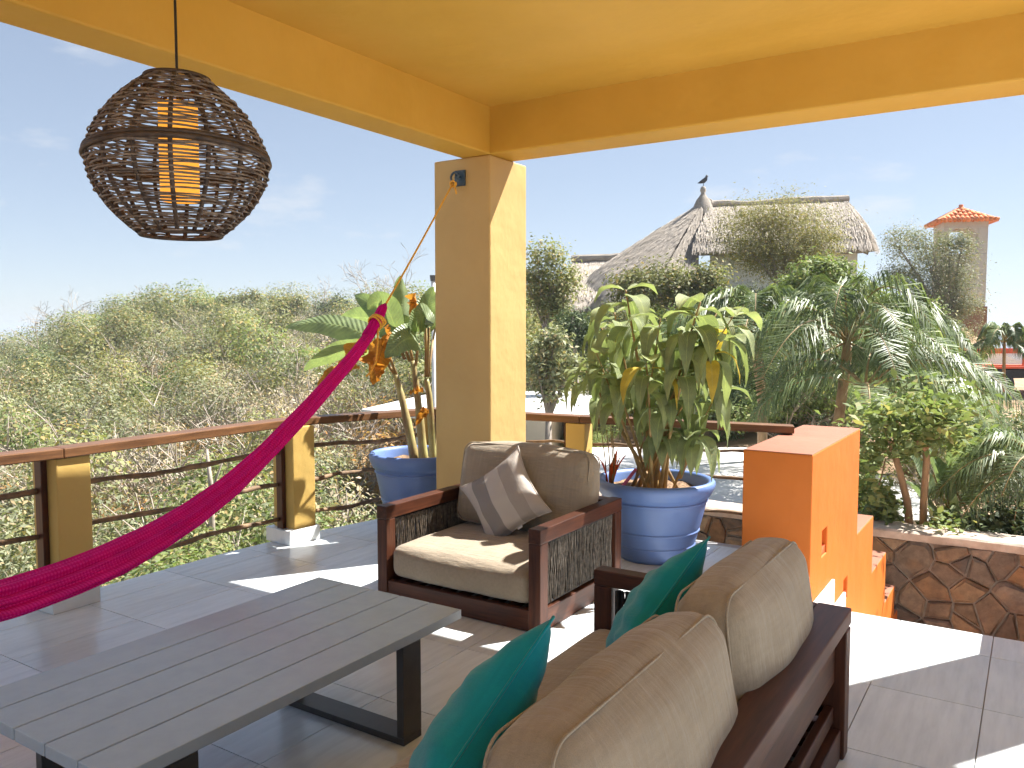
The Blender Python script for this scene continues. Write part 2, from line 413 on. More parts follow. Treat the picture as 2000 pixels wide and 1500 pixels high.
# ---------------------------------------------------------------- terrace floor and its tiles
FLOOR = [(5.4, -3.4), (5.4, 5.02), (-1.228, 5.02), (-1.228, 5.575), (-1.5, 5.575), (-1.5, 6.17), (-4.62, 6.06), (-4.78, 5.30), (-4.90, 4.70), (-4.97, 4.20), (-5.02, 3.6), (-5.0, 2.6), (-5.02, -3.4)]
slab = struct(MB().prism(FLOOR, 'z', -2.7, -.012).build('terrace_floor', M['grout']))
def clip(poly, a, b):
    """keep the part of poly left of the line a->b"""
    out = []
    for i, p in enumerate(poly):
        q = poly[(i + 1) % len(poly)]
        sp = (b[0] - a[0]) * (p[1] - a[1]) - (b[1] - a[1]) * (p[0] - a[0]); sq = (b[0] - a[0]) * (q[1] - a[1]) - (b[1] - a[1]) * (q[0] - a[0])
        if sp >= 0: out.append(p)
        if sp * sq < 0:
            t = sp / (sp - sq); out.append((p[0] + (q[0] - p[0]) * t, p[1] + (q[1] - p[1]) * t))
    return out
def area(p): return .5 * abs(sum(p[i][0] * p[(i + 1) % len(p)][1] - p[(i + 1) % len(p)][0] * p[i][1] for i in range(len(p))))
LEFT_EDGE = [(-1.69, 6.17)] + FLOOR[6:]
GX, GY = .457, .669
g2 = .0018
for iy in range(-2, 8):
    for ix in range(-8, 7):
        x0 = -.146 + ix * GX - GX * 3; x1 = x0 + GX; y0 = 2.68 - GY * 3 + iy * GY; y1 = y0 + GY
        if y1 < .2 or x1 < -5.2 or x0 > 1.6: continue
        cells = []
        if y0 < 5.02: cells.append((x0, x1, y0, min(y1, 5.02)))
        if y1 > 5.02 and x0 < -1.69: cells.append((x0, min(x1, -1.69), max(y0, 5.02), y1))
        if y0 < 5.583 and y1 > 5.02 and x1 > -1.69 and x0 < -1.228: cells.append((max(x0, -1.69), min(x1, -1.228), max(y0, 5.02), min(y1, 5.583)))
        if len(cells) == 2 and cells[0][3] == cells[1][2] and cells[1][1] == x1: cells = [(x0, x1, y0, y1)]
        for (a, b_, c, d) in cells:
            poly = [(a + g2, c + g2), (b_ - g2, c + g2), (b_ - g2, d - g2), (a + g2, d - g2)]
            for i in range(len(LEFT_EDGE) - 1): 
                if poly: poly = clip(poly, LEFT_EDGE[i], LEFT_EDGE[i + 1])
            if len(poly) < 3 or area(poly) < .004: continue
            cx = sum(p[0] for p in poly) / len(poly); cy = sum(p[1] for p in poly) / len(poly)
            o = MB().prism(poly, 'z', -.011, 0.0).build('tile', M['tile'], slab, bevel=.0012, seg=1)
# ---------------------------------------------------------------- stairs going down, landing
for i in range(10):
    zt = -.18 * (i + 1)
    struct(MB().box(-1.226, .138, 5.02 + .45 * i, 5.02 + .45 * (i + 1) + .02, -2.7, zt).build('stair_step', M['conc_white'], bevel=.01))
struct(MB().box(-3.9, 4.0, 9.54, 10.2, -2.7, -1.98).build('landing_floor', M['conc_white']))

# ---------------------------------------------------------------- orange stepped parapet
prof = [(5.585, -2.0), (5.585, .817), (7.29, .817), (7.29, -.08), (8.10, -.08), (8.10, -.62), (8.95, -.62), (8.95, -1.15), (9.65, -1.15), (9.65, -1.50), (9.95, -1.50), (9.95, -2.0)]
par = thing('stepped_parapet', 'bright orange stepped stair parapet with two small light recesses beside the terrace', 'stair wall', (-1.46, 5.6, 0))
pinv = Matrix.Translation((1.46, -5.6, 0))
def boolean_cut(mb, cutters, name):
    o = link('tmp', mb.mesh('tmp')); cs = []
    for c in cutters:
        co = link('tmpc', c.mesh('tmpc')); cs.append(co)
        m = o.modifiers.new('b', 'BOOLEAN'); m.operation = 'DIFFERENCE'; m.object = co; m.solver = 'EXACT'
    dg = bpy.context.evaluated_depsgraph_get(); dg.update()
    me = bpy.data.meshes.new_from_object(o.evaluated_get(dg)); me.name = name
    for q in [o] + cs:
        d = q.data; bpy.data.objects.remove(q); bpy.data.meshes.remove(d)
    return me
RECESS = [(5.93, 6.10, .045, .235), (6.76, 6.92, -.515, -.335)]
me = boolean_cut(MB().prism(prof, 'x', -1.69, -1.228), [MB().box(-1.30, -1.2, *r) for r in RECESS], 'body')
body = link('body', me, M['orange'], par); body.matrix_parent_inverse = pinv
bm_ = body.modifiers.new('bevel', 'BEVEL'); bm_.width = .008; bm_.segments = 2; bm_.limit_method = 'ANGLE'; bm_.angle_limit = R(50)
for (y0, y1, z0, z1) in RECESS:
    mb = MB().box(-1.295, -1.288, y0 + .002, y1 - .002, z0 + .002, z1 - .002)
    mb.prism([(y0 + .01, z0 + .002), (y1 - .01, z0 + .002), (y1 - .01, z0 + .06)], 'x', -1.287, -1.24)
    o = mb.build('light_recess', M['redbox'], par); o.matrix_parent_inverse = pinv
for (y0, y1, z1) in ((5.59, 6.30, -.20), (6.305, 6.74, -.42)):
    o = MB().box(-1.2265, -1.205, y0, y1, -1.2, z1).build('skirting', M['conc_white'], par, bevel=.004); o.matrix_parent_inverse = pinv
for (y0, y1, zt) in ((5.587, 7.288, .817), (7.292, 8.098, -.08), (8.102, 8.948, -.62), (8.952, 9.648, -1.15), (9.652, 9.948, -1.5)):  # thin top sheets carrying the sky's reflection as a painted tint
    o = MB().box(-1.687, -1.231, y0, y1, zt - .002, zt + .004).build('sky_tinted_top', M['orange_sky_tint'], par, bevel=.003); o.matrix_parent_inverse = pinv
par2 = MB().prism([(5.02, -2.0), (5.02, .815), (7.3, .815), (7.3, -.08), (8.1, -.08), (8.1, -1.2), (9.9, -1.2), (9.9, -2.0)], 'x', .14, .60).build('parapet', M['orange'], bevel=.01)
tag(par2, 'orange parapet on the other side of the stairs, outside the right edge', 'stair wall')

# ---------------------------------------------------------------- railing of plaster posts, handrail and branches
rail = thing('terrace_railing', 'wooden handrail on ochre posts with rows of raw branches around the terrace edge', 'railing', (-4.85, 4.4, 0))
rinv = Matrix.Translation((4.85, -4.4, 0))
def rp_(o): o.matrix_parent_inverse = rinv; return o
RL = [Vector((-5.10, -.6, .90)), Vector((-4.80, 2.56, .90)), Vector((-4.845, 4.39, .904)), Vector((-4.635, 5.87, .87)), Vector((-3.20, 6.06, .867)), Vector((-1.60, 6.60, .832))]
RW, RH = .15, .058
for i in range(len(RL) - 1):
    a, b_ = RL[i], RL[i + 1]; d = (b_ - a); L_ = d.length; ang = math.atan2(d.y, d.x)
    def miter(j):
        if j in (0, len(RL) - 1): return 0
        u = (RL[j] - RL[j - 1]).normalized(); w = (RL[j + 1] - RL[j]).normalized()
        return math.tan(math.atan2(u.x * w.y - u.y * w.x, u.dot(w)) / 2)
    s0, s1 = miter(i), miter(i + 1); hw = RW / 2
    # four plan corners; y>0 is the left side of travel
    c0l, c0r = s0 * hw, -s0 * hw
    c1l, c1r = L_ - s1 * hw, L_ + s1 * hw
    plan = [(c0r + .0012, -hw), (c1r - .0012, -hw), (c1l - .0012, hw), (c0l + .0012, hw)]
    zz = lambda x: (b_.z - a.z) * x / L_
    vs_ = [(x, y, zz(x)) for x, y in plan] + [(x, y, zz(x) + RH) for x, y in plan]
    mb = MB().add(vs_, [(3, 2, 1, 0), (4, 5, 6, 7), (0, 1, 5, 4), (1, 2, 6, 5), (2, 3, 7, 6), (3, 0, 4, 7)])
    o = mb.build('handrail', M['rail_x'], rail, bevel=.006); rp_(o); o.location = a; o.rotation_euler.z = ang
def post(x, y, ang, w=.25, d=.21, ztop=.90, base=True, yellow=True):
    Mx = Matrix.Translation((x, y, 0)) @ Matrix.Rotation(ang, 4, 'Z')
    o = rp_(MB().box(-w / 2, w / 2, -d / 2, d / 2, .0, ztop - .002, Mx).build('post', M['post'], rail, bevel=.008))
    rp_(MB().box(-.035, .035, -d / 2 - .038, -d / 2 - .001, .0, ztop - .004, Mx).build('timber_upright', M['wood_z'], rail, bevel=.004))
    if base: 
        bb = MB().box(-w / 2 - .022, w / 2 + .022, -d / 2 - .06, d / 2 + .022, .001, .112, Mx).build('tile_base', M['tile'], o, bevel=.004)
    return Mx
post(-4.875, 2.62, R(2)); post(-4.865, 4.42, R(-5), ztop=.902)
post(-3.235, 6.085, R(8 - 90), w=.2, d=.17, ztop=.865, base=False)
post(-4.70, 5.93, R(45), w=.2, d=.2, ztop=.868, base=False)
post(-5.05, .3, R(2))
def branch(a, b_, r=.017, seed=0, sag=.012):
    rr = random.Random(seed); n_ = 16; pts = []; rads = []
    ph = rr.random() * 6; dvec = (b_ - a); side = Vector((-dvec.y, dvec.x, 0)).normalized()
    for k in range(n_ + 1):
        t = k / n_; p = a.lerp(b_, t) + Vector((0, 0, 1)) * (sag * math.sin(t * 7 + ph) + rr.uniform(-.005, .005)) * math.sin(math.pi * min(1, t * 4 if t < .25 else (1 - t) * 4 if t > .75 else .5))
        p += side * (.012 * math.sin(t * 5 + ph * 2)) * math.sin(math.pi * t); pts.append(p); rads.append(r * (1 + .12 * math.sin(t * 23 + ph) + rr.uniform(-.10, .14)))
    o = rp_(MB().tube(pts, rads, 8).build('branch_rail', M['branch'], rail, smooth=True)); return o
bays = [((-5.03, .42), (-4.89, 2.50)), ((-4.89, 2.73), (-4.90, 4.29)), ((-4.87, 4.53), (-4.74, 5.86)), ((-4.62, 5.98), (-3.34, 6.11)), ((-3.13, 6.14), (-1.692, 6.60))]
for bi, (p, q) in enumerate(bays):
    for k, z in enumerate((.71, .445, .185) if bi < 3 else (.675, .43, .165)):
        branch(Vector((*p, z)), Vector((*q, z + rnd.uniform(-.02, .02) - (.02 if bi == 2 else 0))), .0175 if bi < 3 else .0125, bi * 7 + k)

# ---------------------------------------------------------------- soft shapes
def rounded_cushion(sx, sy, sz, r=.06, puff=.035, n=26, seed=0, wr=.006, zbias=0.0):
    """box cushion with rounded edges, crowned faces and soft creases, centred at the origin"""
    rg = np.random.default_rng(seed)
    V = []; F = []; idx = {}
    h = np.array([sx, sy, sz]) / 2
    def key(p): return tuple(np.round(p, 5))
    k = rg.normal(size=(10, 3)) * np.array([9, 9, 9]); phs = rg.uniform(0, 6.28, 10); am = rg.uniform(.3, 1, 10)
    for ax in range(3):
        for sg in (-1, 1):
            for i in range(n + 1):
                for j in range(n + 1):
                    p = np.zeros(3); p[ax] = sg; p[(ax + 1) % 3] = -1 + 2 * i / n; p[(ax + 2) % 3] = -1 + 2 * j / n
                    if key(p) in idx: continue
                    # denser grid near the edges
                    q = np.sign(p) * (1 - (1 - np.abs(p)) ** 1.35)
                    P = q * h
                    inner = np.clip(P, -(h - r), h - r); dvec = P - inner; L = np.linalg.norm(dvec)
                    P2 = inner + (dvec / L * r if L > 1e-9 else 0)
                    u = P2 / h
                    for a in range(3):
                        b1, b2 = (a + 1) % 3, (a + 2) % 3
                        P2[a] += puff * np.sign(u[a]) * abs(u[a]) ** 3 * (1 - u[b1] ** 2) * (1 - u[b2] ** 2) * (1.0 if a != np.argmin(h) else 1.25)
                    wv = sum(am[m_] * math.sin(k[m_] @ P2 + phs[m_]) for m_ in range(10)) / 4
                    nrm = u / (np.linalg.norm(u) + 1e-9)
                    P2 = P2 + nrm * wv * wr
                    idx[key(p)] = len(V); V.append(P2)
            for i in range(n):
                for j in range(n):
                    qd = []
                    for (a, b_) in ((i, j), (i + 1, j), (i + 1, j + 1), (i, j + 1)):
                        p = np.zeros(3); p[ax] = sg; p[(ax + 1) % 3] = -1 + 2 * a / n; p[(ax + 2) % 3] = -1 + 2 * b_ / n
                        qd.append(idx[key(p)])
                    F.append(qd if sg > 0 else qd[::-1])
    return np_mesh('cushion', np.array(V), np.array(F), smooth=True)
def seam_loop(sx, sz, y, r, rad=.0045, k=8):
    pts = []
    for (cx, cz, a0) in ((1, 1, 0), (-1, 1, 90), (-1, -1, 180), (1, -1, 270)):
        for q in range(k + 1):
            a = R(a0 + 90 * q / k); pts.append((cx * (sx / 2 - r) + r * math.cos(a), y, cz * (sz / 2 - r) + r * math.sin(a)))
    return MB().tube(pts, rad, 6, closed=True)
def throw_pillow(name, label, B, T, width_dir, w, thick, mat, group, pinch=.15, seed=0, diamond=False):
    """square pillow: B->T is one edge direction, width_dir the other"""
    n_ = 26; V = []; F = []
    rg = np.random.default_rng(seed); kk = rg.normal(size=(8, 2)) * 5; ph = rg.uniform(0, 6.28, 8)
    for sg in (1, -1):
        for i in range(n_ + 1):
            for j in range(n_ + 1):
                u = -1 + 2 * i / n_; v = -1 + 2 * j / n_
                e = max(0, (1 - u * u)) * max(0, (1 - v * v))
                t = thick / 2 * e ** .5
                wob = sum(math.sin(kk[m_] @ np.array([u, v]) + ph[m_]) for m_ in range(8)) * .0035 * min(1, e * 4)
                xx = u * (1 - pinch * (1 - v * v) * abs(u) ** 2); yy = v * (1 - pinch * (1 - u * u) * abs(v) ** 2)
                V.append((xx * w / 2, yy * w / 2, sg * (t + wob)))
        o_ = 0 if sg > 0 else (n_ + 1) ** 2
        for i in range(n_):
            for j in range(n_):
                q = [o_ + i * (n_ + 1) + j, o_ + (i + 1) * (n_ + 1) + j, o_ + (i + 1) * (n_ + 1) + j + 1, o_ + i * (n_ + 1) + j + 1]
                F.append(q if sg > 0 else q[::-1])
    root = thing(name, label, 'pillow', (0, 0, 0), group)
    me = np_mesh('pillow_cover', V, F, smooth=True)
    ev = (T - B); up = ev.normalized(); wd = (width_dir - up * width_dir.dot(up)).normalized(); nm = wd.cross(up)
    c = (B + T) / 2 + wd * (w / 2 if not diamond else 0)
    Mx = Matrix(((wd.x, up.x, nm.x, c.x), (wd.y, up.y, nm.y, c.y), (wd.z, up.z, nm.z, c.z), (0, 0, 0, 1)))
    if diamond: Mx = Mx @ Matrix.Rotation(R(45), 4, 'Z')
    root.matrix_world = Mx
    o = link('cover', me, mat, root)
    # stitched seam round the rim
    pts = []
    for s_ in range(4):
        for q in range(16):
            t = -1 + 2 * q / 16
            u, v = ((t, -1), (1, t), (-t, 1), (-1, -t))[s_]
            pts.append((u * (1 - pinch * (1 - v * v) * abs(u) ** 2) * w / 2 * 1.004, v * (1 - pinch * (1 - u * u) * abs(v) ** 2) * w / 2 * 1.004, 0))
    MB().tube(pts, .0042, 6, closed=True).build('seam', mat, root, smooth=True)
    return root

# ---------------------------------------------------------------- lounge chair and sofa
def cord_panel(x, y0, y1, z0, z1, parent, inv, seed, n_=190):
    """two layers of slack cords wound between the arm and the bottom rail"""
    rr = random.Random(seed)
    for (xo, mat, nm) in ((-.012, M['cord_black'], 'cord_panel'), (.012, M['cord_tan'], 'cord_panel')):
        V = []; F = []
        for k in range(n_):
            ya = y0 + (y1 - y0) * (k + rr.uniform(.0, 1)) / n_; yb = min(y1, max(y0, ya + rr.uniform(-.05, .05))); w = .0022
            nseg = 5; base = len(V); xb = x + xo + rr.uniform(-.005, .005)
            for s_ in range(nseg + 1):
                t = s_ / nseg; y = ya + (yb - ya) * t; z = z1 + (z0 - z1) * t; bow = math.sin(math.pi * t) * rr.uniform(-.006, .006)
                V += [(xb + w + bow, y, z), (xb - w + bow, y + w * 1.2, z), (xb - w + bow, y - w * 1.2, z)]
            for s_ in range(nseg):
                a = base + 3 * s_
                for q in range(3): F.append((a + q, a + (q + 1) % 3, a + 3 + (q + 1) % 3, a + 3 + q))
        o = link(nm, np_mesh('cord_panel', V, F), mat, parent); stuff(o)
        if inv is not None: o.matrix_parent_inverse = inv
def armchair():
    x0, x1, y0, y1, h = -3.36, -2.20, 3.705, 4.72, .575
    t = thing('lounge_armchair', 'dark wood outdoor armchair with black cord sides and taupe cushions beside the column', 'armchair', (-2.78, 4.2, 0))
    inv = Matrix.Translation((2.78, -4.2, 0))
    def P(name, mb, mat, bevel=.005): o = mb.build(name, mat, t, bevel=bevel); o.matrix_parent_inverse = inv; return o
    w, pd = .075, .085
    for xa in (x0, x1 - w):
        for ya in (y0, y1 - pd): P('leg', MB().box(xa, xa + w, ya, ya + pd, .002, h - .081), M['wood_z'])
        P('armrest', MB().box(xa - .001, xa + w + .001, y0 - .001, y1 + .001, h - .08, h), M['wood_y'])
        P('side_rail', MB().box(xa + .004, xa + w - .004, y0 + pd + .001, y1 - pd - .001, .004, .125), M['wood_y'])
        P('cord_bar', MB().box(xa + .025, xa + w - .025, y0 + pd, y1 - pd, .134, .15).box(xa + .025, xa + w - .025, y0 + pd, y1 - pd, h - .108, h - .09), M['black'])
        cord_panel(xa + w / 2, y0 + pd + .008, y1 - pd - .008, .14, h - .095, t, inv, int(xa * 100) + 5)
    P('front_rail', MB().box(x0 + w + .001, x1 - w - .001, y0 + .008, y0 + .05, .004, .122), M['wood_x'])
    P('back_rail', MB().box(x0 + w + .001, x1 - w - .001, y1 - .06, y1 - .008, .004, .122), M['wood_x'])
    P('back_rail', MB().box(x0 + w + .003, x1 - w - .003, y1 - .10, y1 - .001, h - .078, h - .004), M['wood_x'])
    P('back_slat', MB().box(x0 + w + .003, x1 - w - .003, y1 - .06, y1 - .03, .27, .40), M['wood_x'])
    for k in range(9):
        xk = x0 + w + .03 + k * .115
        P('seat_slat', MB().box(xk, xk + .06, y0 + .052, y1 - .062, .095, .115), M['wood_y'], .003)
    sc = link('seat_cushion', rounded_cushion(x1 - x0 - 2 * w - .02, .90, .20, .06, .03, seed=1), M['taupe'], t); sc.matrix_parent_inverse = inv
    sc.location = ((x0 + x1) / 2, y0 + .47, .235)
    bc = link('back_cushion', rounded_cushion(x1 - x0 - 2 * w - .06, .52, .20, .07, .035, seed=2, wr=.008), M['taupe'], t); bc.matrix_parent_inverse = inv
    bc.location = ((x0 + x1) / 2 - .0, 4.50, .615); bc.rotation_euler = (R(78), 0, R(0))
    for o, sx, sy, sz, r in ((bc, x1 - x0 - 2 * w - .06, .52, .20, .07),):
        for zz in (-1, 1):
            pts = []
            for (cx, cy, a0) in ((1, 1, 0), (-1, 1, 90), (-1, -1, 180), (1, -1, 270)):
                for q in range(7):
                    a = R(a0 + 15 * q); pts.append((cx * (sx / 2 - r) + (r + .002) * math.cos(a), cy * (sy / 2 - r) + (r + .002) * math.sin(a), zz * (sz / 2 - .03)))
            MB().tube(pts, .004, 6, closed=True).build('piping', M['taupe'], o, smooth=True)
    return t
armchair()

def sofa():
    x0, x1, y0, y1, h = -1.64, -.57, 1.12, 3.31, .575
    t = thing('lounge_sofa', 'dark wood outdoor sofa with taupe cushions seen from behind in the foreground', 'sofa', (-1.1, 2.2, 0))
    inv = Matrix.Translation((1.1, -2.2, 0))
    def P(name, mb, mat, bevel=.005): o = mb.build(name, mat, t, bevel=bevel); o.matrix_parent_inverse = inv; return o
    w, pd = .085, .078
    for ya in (y0, y1 - pd):
        for xa in (x0, x1 - w): P('leg', MB().box(xa, xa + w, ya, ya + pd, .002, h - .071), M['wood_z'])
        P('armrest', MB().box(x0 - .001, x1 - .126, ya - .001, ya + pd + .001, h - .07, h), M['wood_x'])
        P('side_rail', MB().box(x0 + w + .001, x1 - w - .001, ya + .004, ya + pd - .004, .004, .125), M['wood_x'])
        # cords of the arm run in a plane across
        rr = random.Random(int(ya * 10)); V = []; F = []
        for k in range(420):
            xa = x0 + w + .01 + (x1 - x0 - 2 * w - .02) * (k + rr.random()) / 420; xb = min(x1 - w - .01, max(x0 + w + .01, xa + rr.uniform(-.05, .05))); yb = ya + pd / 2 + rr.uniform(-.014, .014); b0 = len(V)
            for s_ in range(4):
                q = s_ / 3; xx = xa + (xb - xa) * q; zz = h - .09 + (.14 - h + .09) * q
                V += [(xx, yb + .0024, zz), (xx + .0044, yb - .0024, zz), (xx - .0044, yb - .0024, zz)]
            for s_ in range(3):
                for q in range(3): F.append((b0 + 3 * s_ + q, b0 + 3 * s_ + (q + 1) % 3, b0 + 3 * s_ + 3 + (q + 1) % 3, b0 + 3 * s_ + 3 + q))
        o = stuff(link('cord_panel', np_mesh('cord_panel', V, F), M['cord_black'], t)); o.matrix_parent_inverse = inv
    P('back_rail', MB().box(x1 - .125, x1 + .001, y0 - .001, y1 + .001, h - .062, h + .002), M['wood_y'], .006)
    P('back_slat', MB().box(x1 - .075, x1 - .04, y0 + pd + .002, y1 - pd - .002, .30, .455), M['wood_y'])
    P('back_slat', MB().box(x1 - .075, x1 - .04, y0 + pd + .002, y1 - pd - .002, .14, .205), M['wood_y'])
    P('bottom_rail', MB().box(x1 - w + .01, x1 - .012, y0 + pd + .002, y1 - pd - .002, .004, .122), M['wood_y'])
    P('front_rail', MB().box(x0 + .008, x0 + .05, y0 + pd + .002, y1 - pd - .002, .004, .122), M['wood_y'])
    for k in range(16):
        yk = y0 + pd + .03 + k * .125
        P('seat_slat', MB().box(x0 + .052, x1 - w - .002, yk, yk + .06, .095, .115), M['wood_x'], .003)
    ys = [(y0 + pd + .01, (y0 + y1) / 2 + .02), ((y0 + y1) / 2 + .03, y1 - pd - .01)]
    for i, (a, b_) in enumerate(ys):
        o = link('seat_cushion', rounded_cushion(.90, b_ - a, .20, .06, .03, seed=10 + i), M['taupe'], t); o.matrix_parent_inverse = inv
        o.location = (x0 + .47, (a + b_) / 2, .235)
    for i, (a, b_) in enumerate(((1.32, 2.30), (2.33, 3.20))):
        o = link('back_cushion', rounded_cushion(.53, b_ - a, .23, .085, .04, n=34, seed=20 + i, wr=.010), M['taupe'], t); o.matrix_parent_inverse = inv
        o.location = (-.80, (a + b_) / 2, .555 + .02 * i); o.rotation_euler = (0, R(79 + 4 * i), 0)
        sx, sy, sz, r = .53, b_ - a, .23, .085
        for zz in (-1, 1):
            pts = []
            for (cx, cy, a0) in ((1, 1, 0), (-1, 1, 90), (-1, -1, 180), (1, -1, 270)):
                for q in range(9):
                    an = R(a0 + 11.25 * q); pts.append((cx * (sx / 2 - r) + (r + .001) * math.cos(an), cy * (sy / 2 - r) + (r + .001) * math.sin(an), zz * (sz / 2 - .035)))
            MB().tube(pts, .004, 6, closed=True).build('piping', M['taupe'], o, smooth=True)
sofa()
def lean(Tp, d_t, Np, d_n):
    T, N_ = at(*Tp, d_t), at(*Np, d_n); e1 = (N_ - T).normalized(); r_ = ray(*Tp).normalized()
    return N_, T, (r_ - e1 * r_.dot(e1)).normalized()
throw_pillow('teal_pillow', 'teal throw pillow on the sofa nearest the far armrest', *lean((1385, 1050), 2.83, (1221, 1276), 2.58), .52, .21, M['teal'], 'teal pillows on the sofa', seed=3)
throw_pillow('teal_pillow', 'teal throw pillow at the front end of the sofa, close to the camera', *lean((1082, 1204), 1.94, (812, 1602), 1.64), .53, .21, M['teal'], 'teal pillows on the sofa', seed=4)
cB, cT = Vector((-2.83, 4.17, .29)), Vector((-2.765, 4.36, .87))
sp_ = throw_pillow('striped_pillow', 'grey and beige striped square pillow standing on its corner on the armchair', cB, cT, Vector((1, .05, 0)), .485, .16, M['stripe'], None, seed=5, diamond=True)
MB().box(-.006, .03, -.222, -.19, -.001, .002).build('care_tag', M['tagwhite'], sp_)

# ---------------------------------------------------------------- coffee table
tx0, tx1, ty0, ty1, th = -2.895, -2.04, 1.20, 2.775, .45
tab = thing('coffee_table', 'long low grey slatted coffee table with dark metal loop legs', 'table', (-2.47, 2.0, 0))
tinv = Matrix.Translation((2.47, -2.0, 0))
n_s = 5; gap = .0065; sw = (tx1 - tx0 - gap * (n_s - 1)) / n_s
for k in range(n_s):
    o = MB().box(tx0 + k * (sw + gap), tx0 + k * (sw + gap) + sw, ty0, ty1, th - .04, th).build('slat', M['table_top'], tab, bevel=.0025); o.matrix_parent_inverse = tinv
for yc in (2.46, 1.42):
    mb = MB(); a, b_ = tx0 + .13, tx1 - .012
    mb.box(a, b_, yc - .055, yc + .055, .002, .030); 
    mb.box(b_ - .036, b_, yc - .055, yc + .055, .0305, th - .052); mb.box(a, a + .036, yc - .055, yc + .055, .0305, th - .052)
    mb.box(a, b_, yc - .055, yc + .055, th - .0515, th - .041)
    o = mb.build('loop_leg', M['table_leg'], tab, bevel=.002); o.matrix_parent_inverse = tinv
for xx in (tx0 + .1, tx1 - .14):
    o = MB().box(xx, xx + .04, ty0 + .3, ty1 - .42, th - .064, th - .0405).build('cross_bar', M['table_leg'], tab); o.matrix_parent_inverse = tinv

# ---------------------------------------------------------------- blue planters
def planter(cx, cy, r, h, label):
    t = thing('blue_planter', label, 'planter', (cx, cy, 0), 'blue planters')
    rb = r * .60
    pf = [(0, .012), (rb - .03, .012), (rb - .01, .0), (rb, .012)]
    def rad(z): return rb + (r * .90 - rb) * (z / (h * .84)) ** .92
    for z in np.linspace(.03, h * .80, 26):
        rr = rad(z)
        for zc in (.19 * h, .36 * h, .385 * h, .735 * h, .765 * h):
            rr -= .0055 * math.exp(-((z - zc) / .006) ** 2)
        pf.append((rr, z))
    pf += [(rad(h * .81) + .012, h * .81), (rad(h * .82) + .018, h * .835), (r * .955, h * .86), (r * .985, h * .90), (r, h * .94), (r * .995, h * .975), (r * .97, h * .995), (r * .93, h), (r * .89, h * .985), (r * .87, h * .95), (r * .84, h * .86), (r * .80, h * .7)]
    MB().lathe(pf, 72).build('pot_body', M['pot'], t, smooth=True)
    for zc in (.19, .375, .75):
        rr = rad(h * zc)
        MB().lathe([(rr - .004, h * zc - .010), (rr + .0055, h * zc - .004), (rr + .0055, h * zc + .004), (rr - .004, h * zc + .010)], 72).build('pot_band', M['pot'], t, smooth=True)
    so = MB(); vs_ = [(0, 0, h * .86)]; 
    rg = random.Random(int(cx * 100)); N, K = 36, 9; fs = []
    for i in range(1, K + 1):
        for k in range(N):
            a = 2 * math.pi * k / N; q = r * .842 * i / K; vs_.append((q * math.cos(a), q * math.sin(a), h * .86 + rg.uniform(-.014, .014)))
    for k in range(N): fs.append((0, 1 + k, 1 + (k + 1) % N))
    for i in range(K - 1):
        for k in range(N): fs.append((1 + i * N + k, 1 + (i + 1) * N + k, 1 + (i + 1) * N + (k + 1) % N, 1 + i * N + (k + 1) % N))
    so.add(vs_, fs); so.build('soil', M['soil'], t, smooth=True)
    return t
planter(-2.305, 5.50, .43, .575, 'large blue planter with the leafy green plant, between armchair and orange parapet')
planter(-4.35, 5.30, .40, .625, 'large blue planter with the banana plant, half hidden behind the column')
